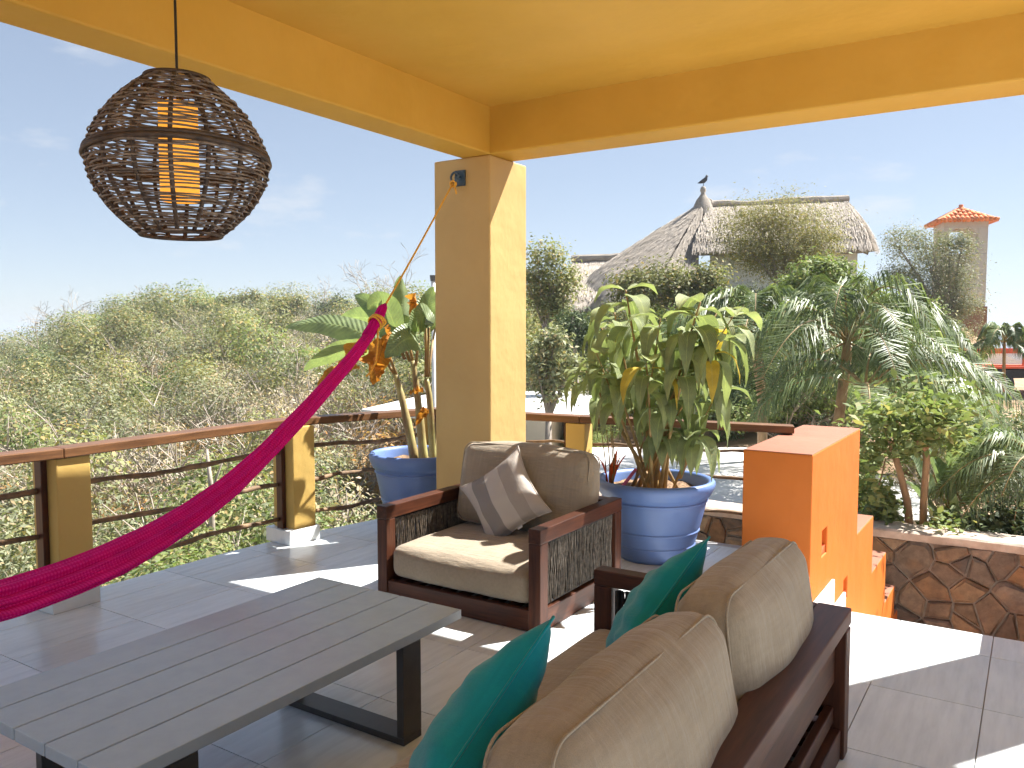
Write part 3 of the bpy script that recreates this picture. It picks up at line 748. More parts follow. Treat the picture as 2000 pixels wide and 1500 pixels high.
# ---------------------------------------------------------------- pendant lamp
def lamp():
    c = at(350, 308, 2.75); sc_ = 2.75 / 1600.0 * .895
    t = thing('pendant_lamp', 'round woven cane pendant lamp with an amber inner tube hanging from the ceiling', 'lamp', c)
    # profile: (radius px, height px) measured about the globe centre
    pr = [(62, 164), (92, 140), (122, 112), (150, 76), (168, 44), (180, 12), (183, -8), (178, -42), (164, -76), (142, -108), (116, -136), (92, -156), (80, -165)]
    zs = np.array([p[1] for p in pr][::-1]) * sc_; rs = np.array([p[0] for p in pr][::-1]) * sc_
    rad = lambda z: float(np.interp(z, zs, rs))
    nr = 16; rr = random.Random(5); mb = MB()
    z = zs[0] + .004; k = 0
    while z < zs[-1]:
        up = z > zs[-1] - .06
        mid = abs(z - .0) < .012
        r0 = rad(z); pts = []; rads = []; tilt = rr.uniform(-.004, .004); ph = rr.random() * 6.28; ph2 = rr.random() * 6.28; side = (k % 2) * math.pi
        N = 96; w1 = rr.uniform(.0008, .002)
        for q in range(N):
            a = 2 * math.pi * q / N
            r = r0 + .0055 * math.cos(a * nr / 2 + side) + .002 * math.sin(3 * a + ph)
            pts.append((r * math.cos(a), r * math.sin(a), z + tilt * math.cos(a + ph) + w1 * math.sin(5 * a + ph2) + .0012 * math.sin(a * nr / 2 + ph)))
        mb.tube(pts, rr.uniform(.0026, .0037) * (1.5 if mid else 1), 5, closed=True)
        z += (.0066 if up else rr.uniform(.0084, .0112)); k += 1
    stuff(mb.build('woven_cane', M['cane'], t, smooth=True))
    for q in range(nr):
        a = 2 * math.pi * (q + .2) / nr
        pts = [((rad(z) - .002) * math.cos(a), (rad(z) - .002) * math.sin(a), z) for z in np.linspace(zs[0], zs[-1], 18)]
        MB().tube(pts, .0072, 6).build('rib', M['cane_dark'], t, smooth=True)
    for zz, r_ in ((zs[0], .0065), (zs[-1], .008), (-.010, .0095), (.004, .0075)):
        N = 72; MB().tube([((rad(zz) + .004) * math.cos(2 * math.pi * q / N), (rad(zz) + .004) * math.sin(2 * math.pi * q / N), zz + .022 * math.sin(2 * math.pi * q / N + 2.2) * (abs(zz) < .05)) for q in range(N)], r_, 6, closed=True).build('hoop', M['cane_dark'], t, smooth=True)
    # inner paper tube
    r2 = 40 * sc_; z0, z1 = -92 * sc_, 112 * sc_
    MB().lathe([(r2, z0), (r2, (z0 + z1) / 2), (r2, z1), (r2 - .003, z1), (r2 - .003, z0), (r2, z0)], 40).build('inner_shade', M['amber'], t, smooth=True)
    mb = MB()
    for a in (0, 2.1, 4.2): mb.tube([(r2 * math.cos(a), r2 * math.sin(a), z1), (0, 0, zs[-1])], .002, 5)
    mb.tube([(-rad(zs[-1]), 0, zs[-1]), (rad(zs[-1]), 0, zs[-1])], .004, 6); mb.tube([(0, -rad(zs[-1]), zs[-1]), (0, rad(zs[-1]), zs[-1])], .004, 6)
    mb.build('top_bracket', M['cane_dark'], t)
    MB().tube([(0, 0, z1 - .02), (0, 0, zs[-1]), (.0, 0, 3.238 - c.z)], .0045, 8).build('cable', M['black'], t, smooth=True)
lamp()

# ---------------------------------------------------------------- hammock with its yellow rope
def hammock():
    X = -3.635
    t = thing('hammock', 'bright magenta woven hammock tied by a yellow rope to the column hook', 'hammock', (X, 2.0, .5))
    inv = Matrix.Translation((-X, -2.0, -.5))
    ctr = [(4.05, 1.735, 0.032, 0.026), (3.98, 1.630, 0.036, 0.029), (3.80, 1.465, 0.040, 0.036), (3.41, 1.170, 0.050, 0.045), (3.10, 0.955, 0.056, 0.045), (2.85, 0.800, 0.070, 0.054), (2.60, 0.690, 0.088, 0.058), (2.39, 0.620, 0.104, 0.061), (2.17, 0.565, 0.126, 0.069), (1.95, 0.530, 0.140, 0.068), (1.68, 0.505, 0.153, 0.067), (1.30, 0.520, 0.171, 0.069), (0.80, 0.660, 0.153, 0.076), (0.30, 0.920, 0.099, 0.062), (-0.20, 1.280, 0.050, 0.041), (-0.60, 1.660, 0.030, 0.020)]
    C = np.array(ctr); s = np.linspace(0, len(ctr) - 1, 150); 
    # smooth the control polyline
    def sm(k):
        v = np.interp(s, np.arange(len(ctr)), C[:, k])
        for _ in range(3): v[1:-1] = (v[:-2] + 2 * v[1:-1] + v[2:]) / 4
        return v
    Y, Z, W, H = sm(0), sm(1), sm(2), sm(3)
    N = 120; V = []; UV = []; F = []; acc = 0
    for i in range(len(s)):
        if i: acc += math.hypot(Y[i] - Y[i - 1], Z[i] - Z[i - 1])
        ty, tz = Y[min(i + 1, len(s) - 1)] - Y[max(i - 1, 0)], Z[min(i + 1, len(s) - 1)] - Z[max(i - 1, 0)]
        L = math.hypot(ty, tz); ny, nzv = -tz / L, ty / L
        if nzv < 0: ny, nzv = -ny, -nzv
        spread = min(1, (W[i] - .03) / .12)
        for k in range(N):
            a = 2 * math.pi * k / N
            fold = 1 + (.05 + .11 * spread) * math.sin(9 * a + acc * 1.1) + .05 * math.sin(17 * a - acc * 2.0 + 1) + .022 * math.sin(31 * a + acc * .7)
            fold += .14 * spread * math.sin(4 * a + 1.2 + acc * .35)
            px_, pz_ = W[i] * math.cos(a) * fold, H[i] * math.sin(a) * fold
            V.append((X + px_, Y[i] + ny * pz_, Z[i] + nzv * pz_)); UV.append((acc, k / N))
    for i in range(len(s) - 1):
        for k in range(N): F.append((i * N + k, i * N + (k + 1) % N, (i + 1) * N + (k + 1) % N, (i + 1) * N + k))
    o = link('woven_bed', np_mesh('woven_bed', V, F, UV, True), M['hammock'], t); o.matrix_parent_inverse = inv
    # gathered loop at the end, wrapped with rope
    mb = MB()
    for q in range(7):
        a = q * 2 * math.pi / 7; mb.tube([(X + .026 * math.cos(a), 3.93, 1.60 + .02 * math.sin(a)), (X + .030 * math.cos(a), 4.03, 1.70 + .02 * math.sin(a)), (X + .022 * math.cos(a), 4.085, 1.785 + .01 * math.sin(a)), (X, 4.115, 1.81)], [.016, .017, .016, .010], 8)
    o = mb.build('end_loop', M['hammock'], t, smooth=True); o.matrix_parent_inverse = inv
    dirv = Vector((0, .82, .57)).normalized(); up = Vector((0, -.57, .82))
    mb = MB()
    for q in range(4):
        cc = Vector((X, 4.02, 1.69)) + dirv * (q * .016 - .015); pts = [cc + Vector((1, 0, 0)) * .050 * math.cos(a) + up * .048 * math.sin(a) + dirv * .012 * math.sin(a + q) for a in np.linspace(0, 2 * math.pi, 20)[:-1]]
        mb.tube(pts, .0065, 7, closed=True)
    mb.tube([(X + .02, 4.02, 1.69), (X + .045, 3.99, 1.63), (X + .05, 3.975, 1.52), (X + .04, 3.97, 1.43), (X + .03, 3.93, 1.37), (X + .02, 3.90, 1.345)], .0065, 7)
    o = mb.build('rope_wrap', M['rope'], t, smooth=True); o.matrix_parent_inverse = inv
    hk = Vector((X - .012, 4.885, 2.720))
    mb = MB(); A = Vector((X, 4.03, 1.71)); pts = [A.lerp(hk, q / 12) + Vector((0, 0, -.012 * math.sin(math.pi * q / 12))) for q in range(13)]
    mb.tube(pts, .0068, 8)
    for q in range(3): mb.tube([hk + Vector((.022 * math.cos(a), -.01 + .007 * q, -.012 + .02 * math.sin(a))) for a in np.linspace(0, 2 * math.pi, 16)[:-1]], .0065, 7, closed=True)
    mb.tube([hk + Vector((.01, -.01, -.02)), hk + Vector((.028, -.012, -.06)), hk + Vector((.035, -.012, -.09))], .0062, 7)
    o = mb.build('tie_rope', M['rope'], t, smooth=True); o.matrix_parent_inverse = inv
    o = MB().tube([(X, -.62, 1.68), (X, -1.605, 2.76)], .007, 8).build('tie_rope', M['rope'], t, smooth=True); o.matrix_parent_inverse = inv
hammock()

# ---------------------------------------------------------------- leaves and plants
def blade_mesh(pts, width, fold=.25, n=14, seed=0, wave=.0, shape=1.0, tip=.9, roll=0.0, ov=False):
    """leaf blade along a bezier through pts (base, mid control, tip); uv = (along, across -1..1)"""
    rr = random.Random(seed)
    P0, P1, P2 = [Vector(p) for p in pts]
    V = []; UV = []; F = []; side0 = None
    for i in range(n + 1):
        t = i / n
        p = P0 * (1 - t) ** 2 + P1 * 2 * t * (1 - t) + P2 * t * t
        tg = ((P1 - P0) * 2 * (1 - t) + (P2 - P1) * 2 * t).normalized()
        s_ = tg.cross(Vector((0, 0, 1)))
        if s_.length < .05: s_ = side0 if side0 is not None else Vector((1, 0, 0))
        s_.normalize()
        if side0 is not None and s_.dot(side0) < 0: s_ = -s_
        side0 = s_
        if roll: s_ = Matrix.Rotation(roll, 3, tg) @ s_
        nm = s_.cross(tg).normalized()
        w = width / 2 * (math.sin(math.pi * min(1, t ** .66 * .97 + .03)) ** .62) * (1 if t < .98 else .3) * shape
        if ov: w = width / 2 * 1.62 * (t + .004) ** .52 * (1 - t) ** .92
        if i == n: w = 0.001
        for j in range(-2, 3):
            v = j / 2
            e = wave * math.sin(t * 17 + v * 3 + seed) * abs(v)
            V.append(p + s_ * w * v + nm * (abs(v) * w * fold + e)); UV.append((t, v))
    for i in range(n):
        for j in range(4):
            a = i * 5 + j; F.append((a, a + 1, a + 6, a + 5))
    return V, F, UV
def leaf_obj(name, pts, width, mat, parent, inv=None, **k):
    V, F, UV = blade_mesh(pts, width, **k)
    o = link(name, np_mesh(name, V, F, UV, True), mat, parent)
    if inv is not None: o.matrix_parent_inverse = inv
    return o
M['leaf_pot'] = leafmat('potted_leaf', (.215, .262, .135), (.31, .355, .195), trans=.33, rough=.55, island=False, vein=(62, .55, .40, (.42, .48, .22)))
M['leaf_yellow'] = leafmat('yellowing_leaf', (.48, .36, .05), (.62, .45, .08), trans=.4, rough=.5, island=False, vein=(62, .55, .30, (.60, .48, .16)))
M['leaf_banana'] = leafmat('banana_leaf', (.20, .27, .13), (.30, .37, .20), trans=.40, rough=.4, island=False, vein=(120, .12, .28, (.36, .44, .22)), spec=.5)
M['leaf_dead'] = leafmat('dead_banana_leaf', (.50, .19, .03), (.66, .29, .06), trans=.35, rough=.7, island=False, vein=(90, .12, .35, (.36, .17, .05)))
M['stem_green'] = simple('woody_green_stem', (.24, .14, .05), (.40, .27, .10), 16, .6, (1, 1, .3), .4, .006)
M['stem_banana'] = simple('banana_stem', (.22, .13, .05), (.45, .42, .16), 7, .5, (1, 1, .35), .4, .008, lo=.4, hi=.62)
M['red_leaf'] = leafmat('red_leaf', (.45, .03, .02), (.62, .10, .03), trans=.3, rough=.4, island=False)
M['pink'] = simple('pink_plastic', (.75, .16, .34), (.80, .20, .38), 9, .45)

def potted_shrub():
    cx, cy, h = -2.305, 5.50, .575 * .86
    t = thing('potted_shrub', 'tall potted plant with drooping light green veined leaves in the blue planter', 'plant', (cx, cy, h))
    inv = Matrix.Translation((-cx, -cy, -h))
    tips = [(1222, 566, 5.10, 1.05), (1368, 590, 5.0, 1.05), (1432, 618, 5.15, 1.0), (1175, 640, 5.75, 1.0), (1290, 622, 4.98, 1.0), (1145, 725, 5.5, .95), (1262, 705, 4.95, .95), (1345, 690, 5.0, .95), (1405, 668, 5.05, .95), (1318, 760, 5.1, .85), (1240, 655, 5.9, 1.05), (1330, 648, 6.0, 1.05), (1402, 765, 5.45, .9), (1200, 745, 5.2, .95), (1290, 845, 5.25, .75), (1362, 850, 5.3, .8), (1255, 790, 5.5, .9), (1200, 610, 5.45, 1.0), (1400, 610, 5.6, 1.0), (1310, 690, 5.5, 1.0), (1165, 690, 5.2, .9)]
    rr = random.Random(21); k = 0
    for i, (px, py, y, s_) in enumerate(tips):
        T = on_y(px, py, y); a0 = rr.uniform(0, 6.28); B = Vector((cx + rr.uniform(-.17, .17), cy - .06 + rr.uniform(-.12, .14), h - .02))
        if 14 <= i < 17: B = Vector((T.x * .5 + cx * .5, cy, h + .1))
        mid = B.lerp(T, .55) + Vector((rr.uniform(-.04, .04), rr.uniform(-.04, .04), .02)); pts = []
        for q in range(11):
            u = q / 10; pts.append(B * (1 - u) ** 2 + mid * 2 * u * (1 - u) + T * u * u)
        r0 = rr.uniform(.010, .019)
        o = MB().tube(pts, [r0 * (1 - .68 * q / 10) for q in range(11)], 7).build('stem', M['stem_green'], t, smooth=True); o.matrix_parent_inverse = inv
        nl = rr.choice((8, 9, 10, 11))
        for q in range(nl + 1):
            frac = 1 - .055 * (q // 2) * rr.uniform(.7, 1.3)
            p = B * (1 - frac) ** 2 + mid * 2 * frac * (1 - frac) + T * frac * frac
            an = a0 + q * 2.4 + rr.uniform(-.3, .3); L = rr.uniform(.25, .34) * s_
            if q == nl:   # young upright leaf
                out = Vector((math.cos(an) * .25, math.sin(an) * .25, 1)).normalized(); P = [p, p + out * .07, p + out * .15 * s_]; wd = .085
            else:
                out = Vector((math.cos(an), math.sin(an), 0)); droop = rr.uniform(.6, 1.15) if q > 1 else rr.uniform(-.02, .35)
                P = [p + out * .015, p + out * L * .62 + Vector((0, 0, .07 * (1 - droop * .5))), p + out * L * (.95 - .35 * droop) + Vector((0, 0, -L * droop * .95))]; wd = L * rr.uniform(.60, .74)
            yl = (px == 1405 and q in (4, 6)) or rr.random() < .02
            leaf_obj('leaf', P, wd, M['leaf_yellow'] if yl else M['leaf_pot'], t, inv, fold=rr.uniform(.12, .4), seed=k, wave=.004, n=10, ov=True); k += 1
potted_shrub()
def red_plant():
    c = Vector((-2.60, 5.38, .50)); t = thing('red_cordyline', 'small red leaved plant at the left of the leafy green planter', 'plant', c)
    rr = random.Random(3)
    for i in range(9):
        a = rr.uniform(0, 6.28); H = rr.uniform(.14, .27); o_ = Vector((math.cos(a), math.sin(a), 0)); b_ = o_ * .02
        leaf_obj('leaf', [b_, b_ + o_ * .02 + Vector((0, 0, H * .6)), b_ + o_ * rr.uniform(.05, .12) + Vector((0, 0, H))], .035, M['red_leaf'], t, fold=.4, n=7, seed=i)
    for i in range(4):
        a = rr.uniform(0, 6.28); MB().tube([(.03 * math.cos(a), .03 * math.sin(a), -.02), (.05 * math.cos(a), .05 * math.sin(a), .20), (.06 * math.cos(a) - .03, .05 * math.sin(a), rr.uniform(.35, .5))], [.006, .005, .003], 6).build('stem', M['stem_green'], t, smooth=True)
red_plant()
tag(MB().tube([(-2.50, 5.33, .49), (-2.46, 5.37, .56), (-2.415, 5.42, .64)], [.014, .013, .012], 8).build('pink_strap', M['pink'], smooth=True), 'short pink plastic strip sticking up out of the leafy planter', 'strip')

def banana():
    cx, cy, h = -4.35, 5.30, .625 * .86
    t = thing('banana_plant', 'banana plant with broad green leaves and dried orange ones behind the hammock', 'plant', (cx, cy, h))
    inv = Matrix.Translation((-cx, -cy, -h))
    Yc = 5.30
    # pseudostems (pixels at that depth)
    for i, (b0, m0, t0, r0) in enumerate((((812, 872), (790, 790), (772, 730), .042), ((828, 872), (818, 780), (806, 705), .040), ((846, 872), (842, 770), (832, 740), .036))):
        pts = [on_y(*b0, Yc), on_y(*m0, Yc), on_y(*t0, Yc)]; pts[0].z = h - .03; out = []
        for q in range(11):
            u = q / 10; out.append(pts[0] * (1 - u) ** 2 + pts[1] * 2 * u * (1 - u) + pts[2] * u * u)
        o = MB().tube(out, [r0 * (1 - .45 * q / 10) * (1 + .06 * math.sin(q * 2.1)) for q in range(11)], 12).build('pseudostem', M['stem_banana'], t, smooth=True); o.matrix_parent_inverse = inv
    def L(b0, m0, t0, w, dead=False, yb=Yc, yt=Yc, fold=.2, wave=.008, stalk=None, seed=0, roll=None):
        roll = R([62, -55, 48, 70, -62][seed % 5]) if roll is None else roll
        P = [on_y(*b0, yb), on_y(*m0, (yb + yt) / 2), on_y(*t0, yt)]
        leaf_obj('leaf', P, w, M['leaf_dead'] if dead else M['leaf_banana'], t, inv, fold=fold, wave=wave, n=20, seed=seed, roll=roll)
        if stalk:
            o = MB().tube([on_y(*stalk, Yc), on_y((stalk[0] + b0[0]) / 2, (stalk[1] + b0[1]) / 2 - 6, (yb + Yc) / 2), on_y(*b0, yb)], [.014, .011, .008], 8).build('leaf_stalk', M['stem_green'], t, smooth=True); o.matrix_parent_inverse = inv
    L((748, 672), (650, 610), (557, 640), .24, yb=5.2, yt=5.0, stalk=(775, 735), fold=-.25, seed=1)
    L((735, 690), (668, 672), (592, 726), .22, yb=5.2, yt=4.95, stalk=(773, 735), fold=.35, seed=2)
    L((790, 640), (786, 585), (781, 538), .17, yb=5.35, yt=5.3, stalk=(806, 705), fold=.5, seed=3)
    L((770, 640), (740, 600), (692, 575), .20, yb=5.45, yt=5.6, stalk=(800, 705), fold=.3, seed=4)
    L((775, 650), (748, 560), (718, 605), .24, yb=5.25, yt=5.1, stalk=(800, 705), fold=.1, seed=5)
    L((818, 672), (800, 640), (752, 700), .26, yb=5.15, yt=4.85, stalk=(812, 712), fold=.15, seed=6)
    L((830, 650), (830, 600), (848, 560), .20, yb=5.35, yt=5.45, stalk=(834, 735), fold=.35, seed=7)
    L((832, 640), (812, 610), (800, 652), .24, yb=5.2, yt=5.05, stalk=(832, 735), fold=.1, seed=8)
    L((838, 640), (826, 590), (822, 650), .22, yb=5.15, yt=5.05, stalk=(834, 735), fold=.2, seed=9)
    L((850, 640), (940, 580), (1032, 610), .28, yb=5.6, yt=6.0, stalk=(836, 735), fold=.3, seed=10)
    L((760, 640), (700, 600), (652, 640), .20, yb=5.5, yt=5.6, stalk=(790, 700), fold=.3, seed=13)
    L((800, 650), (770, 615), (742, 660), .20, yb=5.3, yt=5.2, fold=.2, seed=14)
    for i, (b0, m0, t0, w, y) in enumerate((((752, 665), (742, 690), (728, 752), .20, 5.05), ((735, 690), (722, 720), (738, 745), .16, 5.0), ((700, 715), (655, 725), (622, 772), .13, 4.95), ((655, 722), (632, 735), (618, 768), .09, 4.95), ((715, 690), (690, 680), (668, 730), .18, 5.1), ((812, 592), (820, 580), (800, 614), .12, 5.2), ((752, 640), (758, 650), (752, 690), .12, 5.1), ((826, 760), (812, 770), (800, 765), .05, 5.2), ((836, 800), (824, 806), (812, 832), .07, 5.15))):
        L(b0, m0, t0, w, True, y, y - .03, fold=rnd.uniform(.5, 1.1), wave=.03, seed=30 + i)
banana()
# ================================================================ the land around
def zat(py, d): return CAM_H - (py - 642) / 1600.0 * d
TERR = {
 -1200: [(0, -2.8), (20, -4), (60, -5), (90, -6), (140, -14), (300, -40), (700, -47)],
 -300: [(0, -2.8), (8, -2.7), (20, -4.2), (45, -5.4), (70, -6.2), (90, -7), (120, -8), (260, -36), (700, -47)],
 0: [(0, -2.8), (8, -2.6), (14, -3.4), (25, -3.8), (45, -4.2), (70, -4.8), (90, -5.2), (120, -7), (250, -35), (700, -47)],
 120: [(0, -2.8), (8, -2.6), (14, -3.4), (25, -3.4), (45, -2.9), (70, -2.4), (90, -2.2), (120, -6), (250, -32), (700, -47)],
 260: [(0, -2.8), (8, -2.6), (14, -3.3), (25, -3.2), (45, -2.1), (70, -.8), (90, -.2), (120, -4), (250, -32), (700, -47)],
 450: [(0, -2.8), (8, -2.6), (14, -3.2), (25, -2.9), (45, -1.7), (70, -.2), (90, .6), (120, -3), (250, -32), (700, -47)],
 700: [(0, -2.8), (8, -2.6), (14, -3.0), (25, -2.6), (45, -1.6), (70, -.2), (90, .7), (120, -3), (250, -32), (700, -47)],
 900: [(0, -2.8), (8, -2.6), (14, -2.8), (25, -2.2), (45, -1.2), (70, -.2), (90, .4), (120, -3), (250, -32), (700, -47)],
 1060: [(0, -2.6), (10, -2.4), (16, -2.0), (24, -1.0), (36, 1.0), (50, 1.6), (90, -1), (250, -34), (700, -47)],
 1250: [(0, -1.1), (10, -1.1), (18, -1.05), (23, -.2), (30, 1.3), (38, 2.1), (60, 1.2), (90, -4), (250, -35), (700, -47)],
 1700: [(0, -1.0), (9, -.9), (18, -1.0), (21, -.6), (27, .3), (36, 1.4), (50, 1.2), (90, -5), (250, -36), (700, -47)],
 1850: [(0, -.95), (8, -.9), (19, -1.25), (20.2, -1.25), (20.6, -.70), (27, -.6), (34, .2), (46, 1.0), (60, -.5), (90, -8), (250, -38), (700, -47)],
 2000: [(0, -.95), (8, -.9), (19, -1.3), (20.2, -1.3), (20.6, -.70), (27, -.65), (34, -.5), (42, -1.2), (60, -6), (90, -13), (250, -40), (700, -47)],
 3600: [(0, -.95), (8, -.9), (19, -1.3), (27, -.9), (34, -.7), (60, -6), (90, -13), (250, -40), (700, -47)],
}
_tk = sorted(TERR)
def ground_z(x, y):
    d = FWD.x * x + FWD.y * y; r_ = RGT.x * x + RGT.y * y
    rr = math.hypot(x, y)
    if d < rr * .18: return -2.8 if rr < 60 else max(-47, -2.8 - (rr - 60) * .1)
    px = 1000 + 1600 * r_ / d
    px = min(max(px, _tk[0]), _tk[-1])
    i = max(k for k in range(len(_tk) - 1) if _tk[k] <= px)
    a, b_ = _tk[i], _tk[i + 1]; t = (px - a) / (b_ - a)
    def e(k): return float(np.interp(d, [q[0] for q in TERR[k]], [q[1] for q in TERR[k]]))
    z = e(a) * (1 - t) + e(b_) * t
    if y < 10.25 and px > 1150: z = min(z, -2.78)
    if x > -5.25 and y < 6.4: z = -2.8
    return z + .12 * math.sin(x * .7 + 1.3) * math.sin(y * .6) * min(1, max(0, (rr - 11) / 10))
M['dirt'] = simple('dry_ground', (.22, .13, .07), (.42, .29, .18), .8, .95, bump=.5, bdist=.08, bscale=5, lo=.35, hi=.65)
def terrain():
    rings = [0] + list(np.linspace(2, 14, 34)) + list(np.linspace(14.5, 45, 70)) + list(np.geomspace(46, 720, 60)); NA = 260
    V = [(0, 0, -2.8)]; F3 = []
    for r_ in rings[1:]:
        for k in range(NA):
            a = 2 * math.pi * k / NA; x, y = r_ * math.sin(a), r_ * math.cos(a); V.append((x, y, ground_z(x, y)))
    F = []
    for i in range(len(rings) - 2):
        for k in range(NA):
            b0 = 1 + i * NA; F.append((b0 + k, b0 + NA + k, b0 + NA + (k + 1) % NA, b0 + (k + 1) % NA))
    me = np_mesh('ground', V, F, smooth=True)
    struct(link('ground', me, M['dirt']))
terrain()
# sea to the horizon
m, n, l, b = new_mat('sea_water'); b.inputs['Base Color'].default_value = (.030, .085, .14, 1); b.inputs['Roughness'].default_value = .32
z = noise_node(n, l, .02, 6, .6); bump_node(n, l, z.outputs['Fac'], .3, 3, b)
sea = MB(); N = 96
sea.add([(0, 0, -46)] + [(42000 * math.cos(2 * math.pi * k / N), 42000 * math.sin(2 * math.pi * k / N), -46) for k in range(N)], [(0, 1 + k, 1 + (k + 1) % N) for k in range(N)])
struct(sea.build('sea', m))

# ---------------------------------------------------------------- stone walls
def voronoi_stones(u0, u1, v0, v1, su, sv, seed, grow=.013):
    rr = random.Random(seed); pts = []
    nu, nv = int((u1 - u0) / su) + 1, int((v1 - v0) / sv) + 1
    for j in range(-1, nv + 1):
        for i in range(-1, nu + 1):
            pts.append((u0 + (i + .5 + (.5 if j % 2 else 0) + rr.uniform(-.5, .5)) * su, v0 + (j + .5 + rr.uniform(-.5, .5)) * sv))
            if rr.random() < .22: pts.pop()
    out = []
    for a, p in enumerate(pts):
        poly = [(u0, v0), (u1, v0), (u1, v1), (u0, v1)]
        for b_, q in enumerate(pts):
            if a == b_ or abs(p[0] - q[0]) > su * 4 or abs(p[1] - q[1]) > sv * 4: continue
            mx_, my_ = (p[0] + q[0]) / 2, (p[1] + q[1]) / 2; dx, dy = q[0] - p[0], q[1] - p[1]; L = math.hypot(dx, dy)
            mx_ -= dx / L * grow; my_ -= dy / L * grow
            poly = clip(poly, (mx_, my_), (mx_ - dy, my_ + dx))
            if len(poly) < 3: break
        if len(poly) >= 3 and area(poly) > su * sv * .12: out.append(poly)
    return out
def stone_wall(name, label, O_, U, Wd, length, z0, z1, su, sv, seed, matst, cap=.10, thick=.45, u_vis=(0, 1e9)):
    """wall along U from O_, front face towards -Wd"""
    t = thing(name, label, 'stone wall', O_)
    Mx = Matrix(((U.x, Wd.x, 0, 0), (U.y, Wd.y, 0, 0), (0, 0, 1, 0), (0, 0, 0, 1))); t.rotation_euler = Mx.to_euler()
    MB().box(0, length, .0, thick, z0, z1 - cap).build('mortar_core', M['mortar'], t)
    rr = random.Random(seed)
    for poly in voronoi_stones(max(0, u_vis[0]), min(length, u_vis[1]), z0, z1 - cap - .002, su, sv, seed, grow=.013 * su / .3):
        tu, tv = rr.uniform(-.7, .7), rr.uniform(-.7, .7); dpt = rr.uniform(.035, .085); cu = sum(p[0] for p in poly) / len(poly); cv = sum(p[1] for p in poly) / len(poly)
        n_ = len(poly); vs_ = [(p[0], .004, p[1]) for p in poly] + [(p[0], -dpt * .7, p[1]) for p in poly] + [(cu + (p[0] - cu) * .80, -dpt * (1 + tu * (p[0] - cu) / su + tv * (p[1] - cv) / sv), cv + (p[1] - cv) * .80) for p in poly]
        fs = [tuple(range(2 * n_, 3 * n_))] + [(i, (i + 1) % n_, n_ + (i + 1) % n_, n_ + i) for i in range(n_)] + [(n_ + i, n_ + (i + 1) % n_, 2 * n_ + (i + 1) % n_, 2 * n_ + i) for i in range(n_)]
        MB().add(vs_, fs).build('stone', matst, t)
    # uneven cap
    K = int(length / .12); vs_ = []; fs = []
    for i in range(K + 1):
        x = length * i / K; j1, j2 = rr.uniform(-.012, .012), rr.uniform(-.012, .012)
        vs_ += [(x, -.045 + j1, z1 - cap), (x, -.045 + j1 * 1.3, z1 - .02), (x, -.015 + j1, z1 + j2 * .6), (x, thick - .05, z1 + j1 * .7), (x, thick + .02, z1 - .02), (x, thick + .02, z1 - cap)]
    for i in range(K):
        for q in range(6): fs.append((6 * i + q, 6 * i + (q + 1) % 6, 6 * i + 6 + (q + 1) % 6, 6 * i + 6 + q))
    MB().add(vs_, fs + [tuple(range(6)), tuple(range(6 * K, 6 * K + 6))]).build('cap', M['cap'], t)
    return t
stone_wall('stone_retaining_wall', 'brown fieldstone retaining wall with a pale cap below the terrace stairs', Vector((-5.6, 10.0, 0)), Vector((1, 0, 0)), Vector((0, 1, 0)), 9.0, -2.1, -.605, .27, .20, 5, M['stone'], u_vis=(.9, 6.4))
P0 = at(1835, 880, 20.2); P1 = at(2120, 884, 20.4); U = Vector((P1.x - P0.x, P1.y - P0.y, 0)); LN = U.length; U.normalize()
stone_wall('garden_wall', 'low pale stone garden wall below the parked truck at the right', Vector((P0.x, P0.y, 0)), U, Vector((-U.y, U.x, 0)), LN, zat(900, 20), zat(826, 20), .36, .26, 9, M['stone_pale'], cap=.07, thick=.4)

# ---------------------------------------------------------------- white slabs of the neighbouring house below
def slab_on(name, pix, z, th, label, cat, mat, wall_z=None, inset=.35):
    pl = []
    for px, py in pix:
        d = ray(px, py); t_ = (z - CAM_H) / d.z; p = Vector((0, 0, CAM_H)) + d * t_; pl.append((p.x, p.y))
    t = thing(name, label, cat, (sum(p[0] for p in pl) / len(pl), sum(p[1] for p in pl) / len(pl), z)); inv = Matrix.Translation(-t.location)
    o = MB().prism(pl, 'z', z - th, z).build('roof_slab', mat, t, bevel=.02); o.matrix_parent_inverse = inv
    if wall_z is not None:
        cx = sum(p[0] for p in pl) / len(pl); cy = sum(p[1] for p in pl) / len(pl)
        pw = [(cx + (p[0] - cx) * .6, cy + (p[1] - cy) * .6) for p in pl]
        o = MB().prism(pw, 'z', wall_z, z - th - .002).build('wall', M['white_wall'], t); o.matrix_parent_inverse = inv
    return t
slab_on('flat_roof_house', [(705, 799), (860, 764), (1180, 764), (1165, 808), (850, 812)], -.12, .10, 'low white flat roofed building in the scrub behind the railing', 'building', M['conc_white'], -2.8)
slab_on('lower_patio', [(1120, 874), (1540, 874), (1790, 945), (1830, 1016), (1120, 998)], -.86, .2, 'sunlit white concrete patio beyond the railing and stone wall', 'patio', M['conc_white'])

